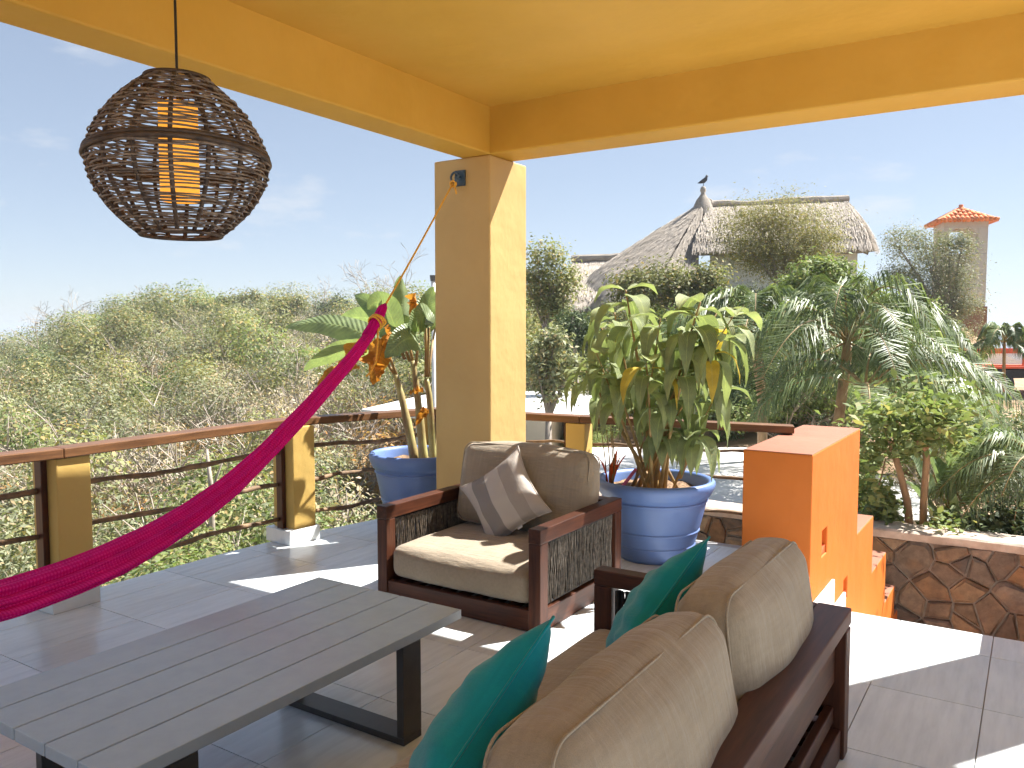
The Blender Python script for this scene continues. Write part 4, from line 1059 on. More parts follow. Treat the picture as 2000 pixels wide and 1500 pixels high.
# ---------------------------------------------------------------- thatched house on the rise
M['thatch'] = simple('thatch_mass', (.30, .26, .215), (.42, .37, .31), 3, .95, bump=.8, bdist=.08, bscale=14)
M['straw'] = leafmat('thatch_straw', (.34, .295, .245), (.47, .415, .355), (.53, .465, .40), trans=.05, rough=.9, spec=.1)
def thatch_face(parent, name, A, B, C, D, n=2600, seed=0, eave=True, inv=None, sag=.25, bulge=.05):
    """A,B top left/right, C,D bottom right/left"""
    nu, nv = 30, 24; V = []; F = []; rg = np.random.default_rng(seed)
    nrm = (B - A + C - D).cross(D - A).normalized()
    if nrm.z < 0: nrm = -nrm
    def S(u, v, h=0): 
        p = (A * (1 - u) + B * u) * (1 - v) + (D * (1 - u) + C * u) * v
        return p - Vector((0, 0, 1)) * (sag * 0) + nrm * (h + bulge * math.sin(math.pi * v) - .25 * max(0, v - .85) * 2)
    for i in range(nu + 1):
        for j in range(nv + 1): V.append(S(i / nu, j / nv, rg.uniform(-.05, .05)))
    for i in range(nu):
        for j in range(nv): a = i * (nv + 1) + j; F.append((a, a + 1, a + nv + 2, a + nv + 1))
    # underside
    o_ = len(V)
    for i in range(nu + 1):
        for j in range(nv + 1): V.append(V[i * (nv + 1) + j] - nrm * .45)
    for i in range(nu):
        for j in range(nv): a = o_ + i * (nv + 1) + j; F.append((a, a + nv + 1, a + nv + 2, a + 1))
    for i in range(nu):
        a = i * (nv + 1) + nv; F.append((a, o_ + a, o_ + a + nv + 1, a + nv + 1))
    o = link(name, np_mesh(name, V, F), M['thatch'], parent)
    if inv is not None: o.matrix_parent_inverse = inv
    SV = []; SF = []; n = int(n * 2.4)
    L_ = ((D - A).length + (C - B).length) / 2; acr = (B - A + C - D).normalized(); dn = ((D - A) + (C - B)).normalized()
    for k in range(n):
        u, v = rg.uniform(0, 1), rg.uniform(0, 1) ** .9
        if eave and k < n * .22: v = rg.uniform(.93, 1.0)
        p = S(u, v, rg.uniform(.01, .05)); ln = rg.uniform(.22, .5) ; w = rg.uniform(.012, .028)
        q = p + dn * ln + acr * rg.uniform(-.12, .12) * ln + nrm * rg.uniform(-.06, .06) + Vector((0, 0, -.35 * ln if v > .9 else 0))
        b0 = len(SV); SV += [p - acr * w, p + acr * w, q + acr * w * .4, q - acr * w * .4]; SF.append((b0, b0 + 1, b0 + 2, b0 + 3))
    s_ = stuff(link('straw', np_mesh('straw', SV, SF), M['straw'], o))
    return o
def house():
    c = at(1450, 600, 37); t = thing('thatched_house', 'white walled house with a big grey palm thatch roof on the hilltop', 'house', c); inv = Matrix.Translation(-c)
    a_ = lambda p: at(*p)
    RL_, RR_, EL, ER = a_((1385, 404, 38)), a_((1652, 392, 38.5)), a_((1352, 478, 34.5)), a_((1702, 474, 35))
    BL, BR = a_((1345, 480, 43)), a_((1712, 474, 41.5))
    thatch_face(t, 'thatch_roof', RL_, RR_, ER, EL, 4200, 1, inv=inv, bulge=.16)
    thatch_face(t, 'thatch_roof', RR_, RR_ + Vector((.02, .02, 0)), BR, ER, 1500, 2, inv=inv, bulge=.10)
    thatch_face(t, 'thatch_roof', RR_, RL_, BL, BR, 800, 3, inv=inv)
    A = a_((1373, 396, 37.6)); L1 = a_((1150, 536, 37)); F1 = a_((1250, 612, 31.5)); K1 = a_((1356, 565, 33.2)); B1 = a_((1300, 520, 44))
    e = Vector((.03, .0, 0))
    thatch_face(t, 'thatch_roof', A - e, A, F1, L1, 3600, 4, inv=inv)
    thatch_face(t, 'thatch_roof', A, A + e, K1, F1, 1800, 5, inv=inv)
    thatch_face(t, 'thatch_roof', A, A - e, L1, B1, 700, 6, inv=inv)
    thatch_face(t, 'thatch_roof', a_((1118, 511, 42)), a_((1215, 507, 42)), a_((1195, 592, 38.5)), a_((1092, 592, 38.5)), 1500, 7, inv=inv)
    # ridge caps
    rr = random.Random(2)
    for P_, Q_, r_ in ((RL_, RR_ + (RR_ - RL_).normalized() * .1, .17), (A, RL_, .24), (a_((1116, 510, 42)), a_((1216, 506, 42)), .2)):
        mb = MB(); mb.tube([P_.lerp(Q_, k / 8) + Vector((0, 0, .08 + rr.uniform(-.04, .04))) for k in range(9)], [r_ * rr.uniform(.85, 1.15) for _ in range(9)], 10)
        o = mb.build('ridge_cap', M['thatch'], t); o.matrix_parent_inverse = inv
    mb = MB(); mb.lathe([(.0, .75), (.10, .7), (.14, .55), (.09, .42), (.16, .3), (.30, .12), (.46, -.25), (.6, -.6)], 14, A)
    o = mb.build('finial', M['thatch'], t, smooth=True); o.matrix_parent_inverse = inv
    # walls
    def wall(pl, pr, ztop_py, zbot, d0, d1, name='wall', mat=None):
        q = [at(pl, 600, d0), at(pr, 600, d0), at(pr, 600, d1), at(pl, 600, d1)]; zt = at(pl, ztop_py, d0).z
        o = MB().prism([(p.x, p.y) for p in q], 'z', zbot, zt).build(name, mat or M['white_wall'], t); o.matrix_parent_inverse = inv
    wall(1385, 1672, 462, 0.8, 36, 42); wall(1180, 1340, 560, 0.8, 36.5, 42); wall(1100, 1178, 575, .8, 40, 44)
    for px, d_ in ((1358, 34.8), (1112, 39), (1165, 39)):
        p = at(px, 560, d_); o = MB().tube([(p.x, p.y, .6), (p.x, p.y, at(px, 500 if px > 1300 else 585, d_).z)], .13, 10).build('timber_post', M['branch'], t, smooth=True); o.matrix_parent_inverse = inv
    # bird on the finial
    bp = A + Vector((0, 0, .75)); bt = thing('perched_bird', 'dark bird perched on the tip of the thatched roof', 'bird', bp)
    s_ = 1.25; mb = MB()
    mb.tube([Vector(p) * s_ for p in ((-.20, 0, .10), (-.10, 0, .13), (.0, 0, .17), (.08, 0, .24), (.11, 0, .31), (.12, 0, .36), (.125, 0, .40))], [.012 * s_, .05 * s_, .085 * s_, .075 * s_, .045 * s_, .042 * s_, .012 * s_], 10)
    mb.tube([Vector(p) * s_ for p in ((.14, 0, .355), (.20, 0, .345))], [.015 * s_, .003], 6)
    for q in (-.03, .03): mb.tube([Vector(p) * s_ for p in ((0, q, .12), (.01, q, .0))], .008, 5)
    o = mb.build('body', simple('dark_feather', (.02, .022, .028), (.05, .05, .055), 20, .6), bt, smooth=True); o.rotation_euler.z = R(YAW)
house()

# ---------------------------------------------------------------- bell tower with clay roof
def tower():
    d0 = 46; c = at(1868, 650, d0); z0 = c.z - 1.5; W = 2.2
    t = thing('belvedere_tower', 'slim cream tower with an open top and a small orange clay tile roof', 'tower', (c.x, c.y, z0)); t.rotation_euler.z = R(YAW - 14)
    zt = zat(440, d0) - z0; zo0, zo1 = zat(500, d0) - z0, zat(452, d0) - z0
    mat = plaster('tower_plaster', (.44, .42, .365), (.50, .48, .42)); h = W / 2
    MB().box(-h, h, -h, h, 0, zo0).build('shaft', mat, t, bevel=.03)
    for sx in (-1, 1):
        for sy in (-1, 1):
            w = .50 if sx > 0 else .30
            xa = h - w if sx > 0 else -h
            ya = h - .42 if sy > 0 else -h
            MB().box(xa, xa + w, ya, ya + .42, zo0 + .001, zo1).build('corner_pier', mat, t, bevel=.02)
    mb = MB()
    for y0 in (-h, h - .42):   # lintels with shallow arch haunches
        mb.box(-h, h, y0, y0 + .42, zo1 + .001, zt)
        mb.prism([(-h + .30, zo1), (-h + .6, zo1), (-h + .30, zo1 - .3)], 'y', y0 + .01, y0 + .41)
        mb.prism([(h - .50, zo1), (h - .50, zo1 - .3), (h - .85, zo1)], 'y', y0 + .01, y0 + .41)
    mb.box(-h, -h + .36, -h + .421, h - .421, zo1 + .001, zt); mb.box(h - .4, h, -h + .421, h - .421, zo1 + .001, zt)
    mb.build('lintel', mat, t)
    MB().box(-h + .5, h + .08, -h - .08, -h - .01, 0, zat(600, d0) - z0).build('brown_dado', plaster('brown_plaster', (.20, .11, .06), (.26, .15, .085)), t)
    cl = simple('clay_roof_tile', (.52, .13, .035), (.75, .27, .09), 6, .8, vary=.2, lo=.3, hi=.7)
    e = h + .38; ap = zt + (zat(412, d0) - zat(437, d0)) + .12
    base = MB(); base.add([(-e, -e, zt), (e, -e, zt), (e, e, zt), (-e, e, zt), (0, 0, ap)], [(0, 1, 4), (1, 2, 4), (2, 3, 4), (3, 0, 4), (3, 2, 1, 0)])
    ro = base.build('clay_roof', cl, t)
    for s_ in range(4):
        Rm = Matrix.Rotation(s_ * math.pi / 2, 4, 'Z')
        if s_ in (2,): continue
        for k in range(13):
            x = -e + .14 + k * (2 * e - .28) / 12; lim = abs(x) / e
            a = Vector((x, -e - .04, zt + .03)); top = Vector((x, -e * lim, zt + (ap - zt) * (1 - lim) + .03)); L_ = (top - a).length
            nseg = max(1, int(L_ / .42))
            for q in range(nseg):
                p0, p1 = a.lerp(top, q / nseg), a.lerp(top, min(1, (q + 1.12) / nseg))
                MB().tube([Rm @ p0, Rm @ (p1 + Vector((0, 0, -.02)))], [.125, .10], 8).build('tile', cl, ro, smooth=True)
    MB().lathe([(.22, ap - .1), (.16, ap + .06), (.10, ap + .12), (.13, ap + .2), (.0, ap + .24)], 12).build('roof_finial', cl, t, smooth=True)
tower()
def dirt_mound():
    c = at(1868, 690, 40); gz = ground_z(c.x, c.y); V = []; F = []; N, K = 40, 12; rr = random.Random(8)
    for i in range(K + 1):
        q = i / K
        for k in range(N):
            a = 2 * math.pi * k / N; r_ = 2.6 * q * (1 + .12 * math.sin(3 * a)); V.append((r_ * math.cos(a), r_ * .8 * math.sin(a), 1.5 * (1 - q) ** 1.1 * 1.0 + rr.uniform(-.06, .06) - .3 * q))
    for i in range(K):
        for k in range(N): F.append((i * N + k, (i + 1) * N + k, (i + 1) * N + (k + 1) % N, i * N + (k + 1) % N))
    o = link('dirt_mound', np_mesh('dirt_mound', V, F, smooth=True), M['dirt']); o.location = (c.x, c.y, gz); struct(o)
dirt_mound()
def ladder():
    a = at(1876, 705, 34); t = thing('wooden_ladder', 'pale wooden ladder leaning on the dirt mound below the tower', 'ladder', (a.x, a.y, ground_z(a.x, a.y)))
    wm = simple('raw_timber', (.40, .28, .17), (.58, .44, .30), 9, .8); up = Vector((FWD.x * .35, FWD.y * .35, 1.5)); s_ = RGT * .16
    for q in (-1, 1): MB().tube([s_ * q + Vector((0, 0, -.2)), s_ * q + up], .035, 6).build('ladder_rail', wm, t)
    for k in range(5): p = up * ((k + .6) / 5.4); MB().tube([p - s_, p + s_], .025, 6).build('rung', wm, t)
ladder()

# ---------------------------------------------------------------- truck parked at the right edge
def truck():
    d0 = 27; c = at(1893, 705, d0); gz = ground_z(c.x, c.y); s_ = d0 / 1600.0
    t = thing('cargo_truck', 'white and red stake body truck parked beyond the garden wall at the right edge', 'truck', (c.x, c.y, gz)); t.rotation_euler.z = R(YAW)
    wh = simple('white_truck_paint', (.66, .66, .66), (.74, .74, .73), 6, .4); rd = simple('red_truck_paint', (.60, .085, .022), (.70, .11, .03), 6, .4); bk = simple('rubber', (.015, .015, .016), (.03, .03, .03), 20, .8)
    z1 = zat(683, d0) - gz; z0 = zat(714, d0) - gz; Lb = 3.6; Wb = 2.0
    for i in range(6):
        MB().box(.04, Lb - .04, .02, .05, z0 + .06 + i * (z1 - z0 - .12) / 6, z0 + .06 + (i + 1) * (z1 - z0 - .12) / 6 - .015).build('side_board', wh, t)
        MB().box(.04, Lb - .04, Wb - .05, Wb - .02, z0 + .06 + i * (z1 - z0 - .12) / 6, z0 + .06 + (i + 1) * (z1 - z0 - .12) / 6 - .015).build('side_board', wh, t)
    mb = MB().box(-.03, Lb, -.02, .03, z1 - .12, z1).box(-.03, .03, -.025, .035, z0, z1 + .002).box(-.03, Lb, -.022, .03, z0 - .02, z0 + .02).box(Lb / 2 - .04, Lb / 2 + .04, -.024, .03, z0, z1 - .1)
    mb.box(-.03, Lb, Wb - .03, Wb + .02, z1 - .10, z1).box(-.03, .06, .04, .14, z0, z1).box(-.03, .06, Wb - .1, Wb, z0, z1).box(-.03, .06, .1, Wb, z1 - .1, z1)
    mb.build('bed_frame', rd, t)
    MB().box(-.01, .04, .145, Wb - .105, z0, z1 - .105).build('tailgate', wh, t)
    MB().box(0, Lb, .0, Wb, z0 - .10, z0 - .03).build('bed_floor', rd, t)
    MB().box(.0, Lb + 2.2, .6, .75, z0 - .32, z0 - .11).box(.0, Lb + 2.2, 1.25, 1.4, z0 - .32, z0 - .11).box(.9, 1.9, .05, .5, z0 - .42, z0 - .15).build('chassis', bk, t)
    cabx = Lb + .15
    cb = MB().prism([(cabx, z0 - .2), (cabx, z1 + .55), (cabx + 1.0, z1 + .55), (cabx + 1.35, z0 + .5), (cabx + 2.1, z0 + .4), (cabx + 2.2, z0 - .25)], 'y', .08, Wb - .08).build('cab', wh, t, bevel=.04)
    MB().prism([(cabx + .2, z0 + .55), (cabx + .2, z1 + .4), (cabx + .92, z1 + .4), (cabx + 1.18, z0 + .55)], 'y', .072, .0795).build('side_window', bk, cb)
    for x in (1.15, cabx + 1.55):
        for y in (.04, Wb - .32):
            r_ = .43; w = MB(); w.lathe([(.22, -.13), (r_ - .04, -.14), (r_, -.10), (r_, .10), (r_ - .04, .14), (.22, .13)], 24)
            o = w.build('wheel', bk, t, smooth=True); o.location = (x, y + .14, r_ - .01); o.rotation_euler.x = R(90)
            h_ = MB().lathe([(.0, .10), (.08, .11), (.12, .06), (.22, .10)], 18).build('rim', wh, o, smooth=True)
truck()
# white pipe with a grey cap behind the column
p = at(847, 600, 12); pt = thing('vent_pipe', 'white vent pipe with a grey cap just left of the column', 'pipe', (p.x, p.y, -2.6))
tz = at(847, 537, 12).z + 2.6
MB().tube([(0, 0, -.2), (0, 0, tz - .09)], .034, 14).build('pipe', M['white_wall'], pt, smooth=True)
MB().lathe([(.0, tz), (.055, tz - .005), (.045, tz - .09), (.0, tz - .09)], 16).build('cap', simple('grey_cap', (.10, .11, .12), (.14, .15, .16), 12, .6), pt)
# ================================================================ vegetation
def leaf_cloud(centers, size, rg, outward=None, aspect=.5, jitter=.4, upbias=.35, rnd_w=.7):
    """one rhombic, slightly folded leaf (two quads -> 6 verts) per centre; returns V,F"""
    n_ = len(centers); C = np.asarray(centers)
    nr = rg.normal(size=(n_, 3)); nr[:, 2] = np.abs(nr[:, 2]) * (1 + upbias * 2) + upbias
    if outward is not None: nr = nr * rnd_w + outward
    nr /= np.linalg.norm(nr, axis=1, keepdims=True)
    t = rg.normal(size=(n_, 3)); t -= nr * np.sum(t * nr, axis=1, keepdims=True); t /= np.linalg.norm(t, axis=1, keepdims=True) + 1e-9
    b_ = np.cross(nr, t); s_ = size * rg.uniform(1 - jitter, 1 + jitter, (n_, 1)); w = s_ * aspect * .5
    V = np.stack([C - t * s_ * .5, C + b_ * w - t * s_ * .08 + nr * w * .25, C + t * s_ * .5 - nr * s_ * .08, C - b_ * w - t * s_ * .08 + nr * w * .25], 1).reshape(-1, 3)
    F = np.arange(n_ * 4).reshape(n_, 4)
    return V, F
def grow(base, dirv, length, rad, levels, rr, spread=.7, nchild=(2, 3), shrink=.72, wob=.18, up=.12, segs=3, min_r=.004):
    """recursive limbs; returns (list of polylines with radii, tips)"""
    lines, tips = [], []
    def rec(p, d, L, r_, lv):
        pts, rads = [p.copy()], [r_]
        q = p.copy(); dd = d.copy()
        for k in range(segs):
            dd = (dd + Vector((rr.gauss(0, wob), rr.gauss(0, wob), rr.gauss(0, wob) + up))).normalized(); q = q + dd * (L / segs); pts.append(q.copy()); rads.append(max(min_r, r_ * (1 - .35 * (k + 1) / segs)))
        lines.append((pts, rads, lv))
        if lv == 0: tips.append(q.copy()); return
        for c_ in range(rr.randint(*nchild)):
            ax = Vector((rr.gauss(0, 1), rr.gauss(0, 1), rr.gauss(0, .5))); ax = (ax - dd * ax.dot(dd)); ax = ax.normalized() if ax.length > 1e-6 else dd.orthogonal()
            nd = (dd + ax * spread * rr.uniform(.6, 1.3)).normalized()
            st = q if c_ < 2 else pts[-2]
            rec(st.copy(), nd, L * shrink * rr.uniform(.8, 1.15), max(min_r, r_ * .62), lv - 1)
        if lv <= 2: tips.append(q.copy())
    rec(Vector(base), Vector(dirv).normalized(), length, rad, levels)
    return lines, tips
def limbs_mb(lines, thin=4):
    mb = MB()
    for pts, rads, lv in lines: mb.tube(pts, rads, 7 if lv >= 3 else (5 if lv == 2 else 3), cap=False)
    return mb
M['bark_grey'] = simple('grey_bark', (.20, .17, .14), (.36, .31, .26), 12, .9, (1, 1, .4), .5, .01)
M['bark_tan'] = simple('tan_bark', (.28, .17, .09), (.44, .29, .16), 12, .85, (1, 1, .4), .5, .01)
M['lf_olive'] = leafmat('olive_leaf', (.185, .195, .085), (.28, .29, .13), (.42, .31, .14), trans=.32)
M['lf_yellow'] = leafmat('yellow_olive_leaf', (.27, .26, .11), (.38, .355, .16), (.46, .33, .13), trans=.38)
M['lf_green'] = leafmat('mid_green_leaf', (.14, .19, .07), (.24, .295, .115), (.36, .34, .14), trans=.35)
M['lf_dark'] = leafmat('dark_green_leaf', (.07, .10, .05), (.16, .20, .10), trans=.25)
M['lf_grey'] = leafmat('grey_green_leaf', (.19, .205, .12), (.29, .305, .19), (.38, .29, .16), trans=.28)
M['lf_dry'] = leafmat('dry_orange_leaf', (.34, .20, .08), (.50, .32, .15), (.55, .26, .07), trans=.3)
M['lf_straw'] = leafmat('dry_straw_leaf', (.34, .28, .19), (.48, .41, .30), (.50, .36, .20), trans=.25)
M['lf_palm'] = leafmat('palm_leaflet', (.085, .125, .05), (.20, .255, .115), (.36, .37, .20), trans=.3, rough=.45, spec=.35)
M['twig'] = simple('pale_twig', (.27, .22, .17), (.46, .40, .33), 9, .9, bump=0)

def tree(name, label, px, py_base, d, H, crown, leaf, nleaf, size, bark='bark_grey', levels=4, lean=(0, 0), seed=0, group=None, aspect=.5, spread=.75, trunk_r=.09, base=None, cat='tree', loose=.32):
    """crown: list of (px,py,rx_px,ry_px) ellipses at distance d that the leaf clumps fill"""
    rr = random.Random(seed); rg = np.random.default_rng(seed + 100)
    b0 = base if base is not None else at(px, py_base, d)
    if base is None: b0.z = min(b0.z, ground_z(b0.x, b0.y))
    t = thing(name, label, cat, b0, group); k = d / 1600.0
    # limbs reach for each ellipse
    mb = MB(); clumps = []
    cc = at(sum(c[0] for c in crown) / len(crown), max(c[1] + c[3] * .5 for c in crown), d)
    fork = b0.lerp(cc, .72) + RGT * lean[0]
    mb.tube([b0 - Vector((0, 0, .3)), b0.lerp(fork, .5) + RGT * lean[1] + Vector((rr.uniform(-.05, .05), 0, 0)), fork], [trunk_r, trunk_r * .8, trunk_r * .62], 9)
    for (cx, cy, rx, ry) in crown:
        C = at(cx, cy, d); a = max(rx, 12) * k; c_ = max(ry, 10) * k; bdep = min(a, c_ * 1.4)
        nb = max(3, int(len(crown) < 3) * 3 + 3)
        for q in range(nb):
            th = rr.uniform(0, 6.28); e = rr.uniform(-.5, .9)
            tip = C + RGT * (a * .8 * math.cos(th) * math.cos(e)) + FWD * (bdep * .8 * math.sin(th) * math.cos(e)) + Vector((0, 0, c_ * .8 * math.sin(e)))
            m_ = fork.lerp(tip, .5) + Vector((rr.uniform(-.15, .15), rr.uniform(-.15, .15), .12 * (tip - fork).length))
            pts = [fork * (1 - u) ** 2 + m_ * 2 * u * (1 - u) + tip * u * u for u in (0, .2, .4, .6, .8, 1)]
            mb.tube(pts, [trunk_r * .5 * (1 - u * .85) for u in (0, .2, .4, .6, .8, 1)], 5, cap=False)
            for s_ in range(4):   # side twigs
                p = pts[2 + s_ % 4]; dv = Vector((rr.gauss(0, 1), rr.gauss(0, 1), rr.gauss(.2, .7))).normalized()
                L = rr.uniform(.25, .5) * max(a, c_); mb.tube([p, p + dv * L * .5 + Vector((0, 0, .02)), p + dv * L], [trunk_r * .14, trunk_r * .1, trunk_r * .04], 3, cap=False); clumps.append((p + dv * L, (a + c_) * .5))
            clumps.append((tip, (a + c_) * .5))
        # free clumps so the outline is uneven
        for q in range(9):
            th = rr.uniform(0, 6.28); e = math.asin(rr.uniform(-.75, 1)); f = rr.uniform(.45, 1.02)
            clumps.append((C + RGT * (a * f * math.cos(th) * math.cos(e)) + FWD * (bdep * f * math.sin(th) * math.cos(e)) + Vector((0, 0, c_ * f * math.sin(e))), (a + c_) * .5))
    o = mb.build('trunk', M[bark], t, smooth=True); o.matrix_parent_inverse = Matrix.Translation(-b0)
    P = []; OUT = []
    per = max(1, nleaf // len(clumps))
    for (p, sc_) in clumps:
        m_ = int(per * rr.uniform(.5, 1.5)); g = rg.normal(size=(m_, 3)) * np.array([1, 1, .75]) * sc_ * loose * rr.uniform(.7, 1.2)
        P.append(np.array(p) + g); OUT.append(g / (np.linalg.norm(g, axis=1, keepdims=True) + 1e-6))
    P = np.concatenate(P); OUT = np.concatenate(OUT)
    V, F = leaf_cloud(P, size, rg, OUT * .8, aspect, rnd_w=.55)
    o = link('crown', np_mesh('crown', V, F), M[leaf], t); o.matrix_parent_inverse = Matrix.Translation(-b0)
    return t
def bare_tree(label, px, py_base, d, H, seed, group):
    rr = random.Random(seed); b0 = at(px, py_base, d); b0.z = min(b0.z, ground_z(b0.x, b0.y)); t = thing('bare_tree', label, 'tree', b0, group)
    lines, tips = grow((0, 0, -.2), (rr.uniform(-.2, .2), 0, 1), H * .34, .11, 5, rr, spread=.75, nchild=(2, 3), shrink=.74, wob=.16, up=.05, segs=2, min_r=.014)
    tr = [l for l in lines if l[2] >= 4]; br = [l for l in lines if l[2] < 4]
    limbs_mb(tr).build('trunk', M['bark_grey'], t, smooth=True); limbs_mb(br).build('crown', M['twig'], t)

# --- the garden on the right
G = 'trees around the thatched house'
tree('garden_tree', 'olive green tree standing just right of the column, left of the thatched house', 1062, 660, 26, 3, [(1068, 505, 36, 30), (1045, 550, 30, 32), (1092, 552, 34, 26), (1060, 590, 34, 22)], 'lf_olive', 7000, .12, seed=1, group=G, loose=.46)
tree('feathery_tree', 'airy yellow olive tree in front of the right part of the thatched roof', 1535, 610, 30, 5, [(1450, 430, 46, 34), (1510, 420, 56, 36), (1570, 450, 56, 40), (1450, 490, 50, 34), (1530, 500, 66, 34), (1600, 480, 36, 30)], 'lf_yellow', 30000, .10, seed=2, group=G, aspect=.3, loose=.52, trunk_r=.08)
tree('acacia_tree', 'grey green acacia leaning beside the cream tower', 1893, 665, 38, 5, [(1775, 475, 42, 30), (1820, 500, 48, 34), (1775, 535, 40, 22), (1850, 540, 44, 34), (1810, 580, 56, 28), (1870, 475, 26, 24), (1868, 600, 34, 26)], 'lf_grey', 26000, .125, seed=3, group=G, aspect=.28, loose=.46, lean=(.1, .5), trunk_r=.14, bark='bark_grey')
tree('shade_tree', 'bushy green tree under the thatched eaves behind the potted plant', 1300, 640, 27, 3, [(1230, 560, 40, 30), (1290, 548, 46, 34), (1350, 545, 40, 30), (1395, 560, 30, 28)], 'lf_olive', 9000, .13, seed=4, group=G, loose=.44)
tree('mango_tree', 'light green glossy leaved tree behind the palms', 1620, 700, 20, 4, [(1560, 560, 44, 36), (1620, 530, 46, 30), (1650, 570, 50, 36), (1590, 610, 60, 40), (1700, 590, 46, 40), (1530, 620, 50, 40)], 'lf_green', 11000, .15, seed=5, group=G, aspect=.34)
tree('evergreen_shrub', 'round dark green shrub right of the column below the thatched house', 1125, 700, 22, 2, [(1125, 632, 34, 26), (1105, 655, 30, 24), (1150, 655, 26, 26)], 'lf_dark', 3600, .10, seed=6, group='shrubs in the garden', cat='shrub', loose=.42)
tree('pale_shrub', 'pale grey green shrub low beside the column', 1072, 800, 15, 2, [(1070, 672, 30, 30), (1095, 710, 30, 30), (1050, 720, 28, 34)], 'lf_grey', 2800, .10, seed=7, group='shrubs in the garden', cat='shrub', loose=.44)
tree('young_tree', 'small upright green tree beside the dirt mound below the tower', 1815, 720, 30, 2, [(1815, 610, 24, 34), (1812, 660, 28, 30)], 'lf_green', 2600, .12, seed=8, group=G)
# the forked tree growing behind the stone wall
def forked_tree():
    B1, B2 = on_y(1778, 1045, 10.7), on_y(1803, 1050, 10.75); B1.z = B2.z = -.95
    t = thing('forked_tree', 'small tree with two thin bare brown trunks behind the stone wall', 'tree', B1); inv = Matrix.Translation(-B1)
    mb = MB(); Y = 10.7
    def pl(ps, r0, r1):
        P = [on_y(px, py, y) for px, py, y in ps]; mb.tube(P, [r0 + (r1 - r0) * i / (len(P) - 1) for i in range(len(P))], 8)
    pl([(1780, 1065, Y), (1772, 980, Y), (1757, 920, Y), (1742, 870, Y), (1728, 830, Y), (1716, 800, Y + .2)], .050, .022)
    pl([(1802, 1070, Y), (1804, 980, Y), (1810, 900, Y), (1808, 880, Y)], .045, .036); pl([(1808, 880, Y), (1780, 850, Y), (1752, 825, Y), (1735, 812, Y - .1)], .036, .016); pl([(1808, 880, Y), (1815, 865, Y), (1838, 855, Y + .2)], .026, .012)
    pl([(1742, 875, Y), (1715, 885, Y), (1690, 905, Y)], .018, .010); pl([(1716, 948, Y - .2), (1722, 930, Y), (1730, 895, Y)], .012, .010)
    o = mb.build('trunk', M['bark_tan'], t, smooth=True); o.matrix_parent_inverse = inv
    rg = np.random.default_rng(44); C = []
    for (cx, cy, rx, ry, n_) in ((1730, 815, 80, 40, 260), (1800, 800, 110, 50, 330), (1850, 850, 50, 34, 160), (1770, 870, 40, 26, 160), (1700, 890, 26, 34, 200), (1720, 965, 22, 26, 110), (1840, 800, 40, 26, 160)):
        for _ in range(n_ * 2):
            g = rg.normal(size=3) * .5; C.append(np.array(on_y(cx + g[0] * rx, cy + g[1] * ry, Y + g[2] * .9)))
    V, F = leaf_cloud(C, .115, rg, None, .5); o = link('crown', np_mesh('crown', V, F), M['lf_green'], t); o.matrix_parent_inverse = inv
forked_tree()

# --- palms
def palm(name, label, px, py, d, base_px, base_py, fr, seed, L0=2.3, group='feather palms', trunk_r=.10):
    rr = random.Random(seed); C = at(px, py, d); B = at(base_px, base_py, d); B.z = min(B.z, ground_z(B.x, B.y) + .02)
    t = thing(name, label, 'palm', B, group); inv = Matrix.Translation(-B)
    o = MB().tube([B - Vector((0, 0, .2)), B.lerp(C, .5) + RGT * .06, C - Vector((0, 0, .15)), C + Vector((0, 0, .1))], [trunk_r, trunk_r * .85, trunk_r * .8, trunk_r * .4], 10).build('trunk', M['bark_tan'], t, smooth=True); o.matrix_parent_inverse = inv
    for i, (az, el, Ls) in enumerate(fr):
        a = R(az); L = L0 * Ls; h = RGT * math.cos(a) + FWD * math.sin(a); e = R(el)
        P0 = C; P1 = C + h * L * .5 * math.cos(e) + Vector((0, 0, L * .62 * math.sin(e))); P2 = C + h * L * .9 * (math.cos(e) * .75 + .28) + Vector((0, 0, L * (.62 * math.sin(e) - .52)))
        nL = 66; V = []; F = []; rach = []
        for q in range(nL + 1):
            u = q / nL; p = P0 * (1 - u) ** 2 + P1 * 2 * u * (1 - u) + P2 * u * u; tg = ((P1 - P0) * 2 * (1 - u) + (P2 - P1) * 2 * u).normalized(); rach.append(p)
            if u < .12: continue
            sd = tg.cross(Vector((0, 0, 1))); sd = sd.normalized() if sd.length > .05 else RGT.copy()
            ll = L * .34 * (math.sin(math.pi * min(1, .18 + u * .8)) ** .6) * rr.uniform(.85, 1.1)
            for s_ in (-1, 1):
                dv = (sd * s_ * rr.uniform(.55, .9) + tg * .65 + Vector((0, 0, rr.uniform(.0, .3)))).normalized(); w = .0125 * d / 13 * rr.uniform(.8, 1.2)
                m_ = p + dv * ll * .5; e_ = p + dv * ll * .78 + Vector((0, 0, -ll * rr.uniform(.25, .75))); wv = tg * w
                b0 = len(V); V += [p - wv * .6, p + wv * .6, m_ - wv, m_ + wv, e_ - wv * .15, e_ + wv * .15]; F += [(b0, b0 + 1, b0 + 3, b0 + 2), (b0 + 2, b0 + 3, b0 + 5, b0 + 4)]
        o = link('frond', np_mesh('frond', V, F), M['lf_palm'], t); o.matrix_parent_inverse = inv
        MB().tube(rach[::4] + [rach[-1]], [max(.004, .022 * (1 - .9 * k / (len(rach[::4])))) for k in range(len(rach[::4]) + 1)], 5).build('rachis', M['stem_green'], o, smooth=True)
def ring(n_, el0, el1, rr, l0=.8, l1=1.1): return [(360 * k / n_ + rr.uniform(-14, 14), rr.uniform(el0, el1), rr.uniform(l0, l1)) for k in range(n_)]
rp1 = random.Random(4)
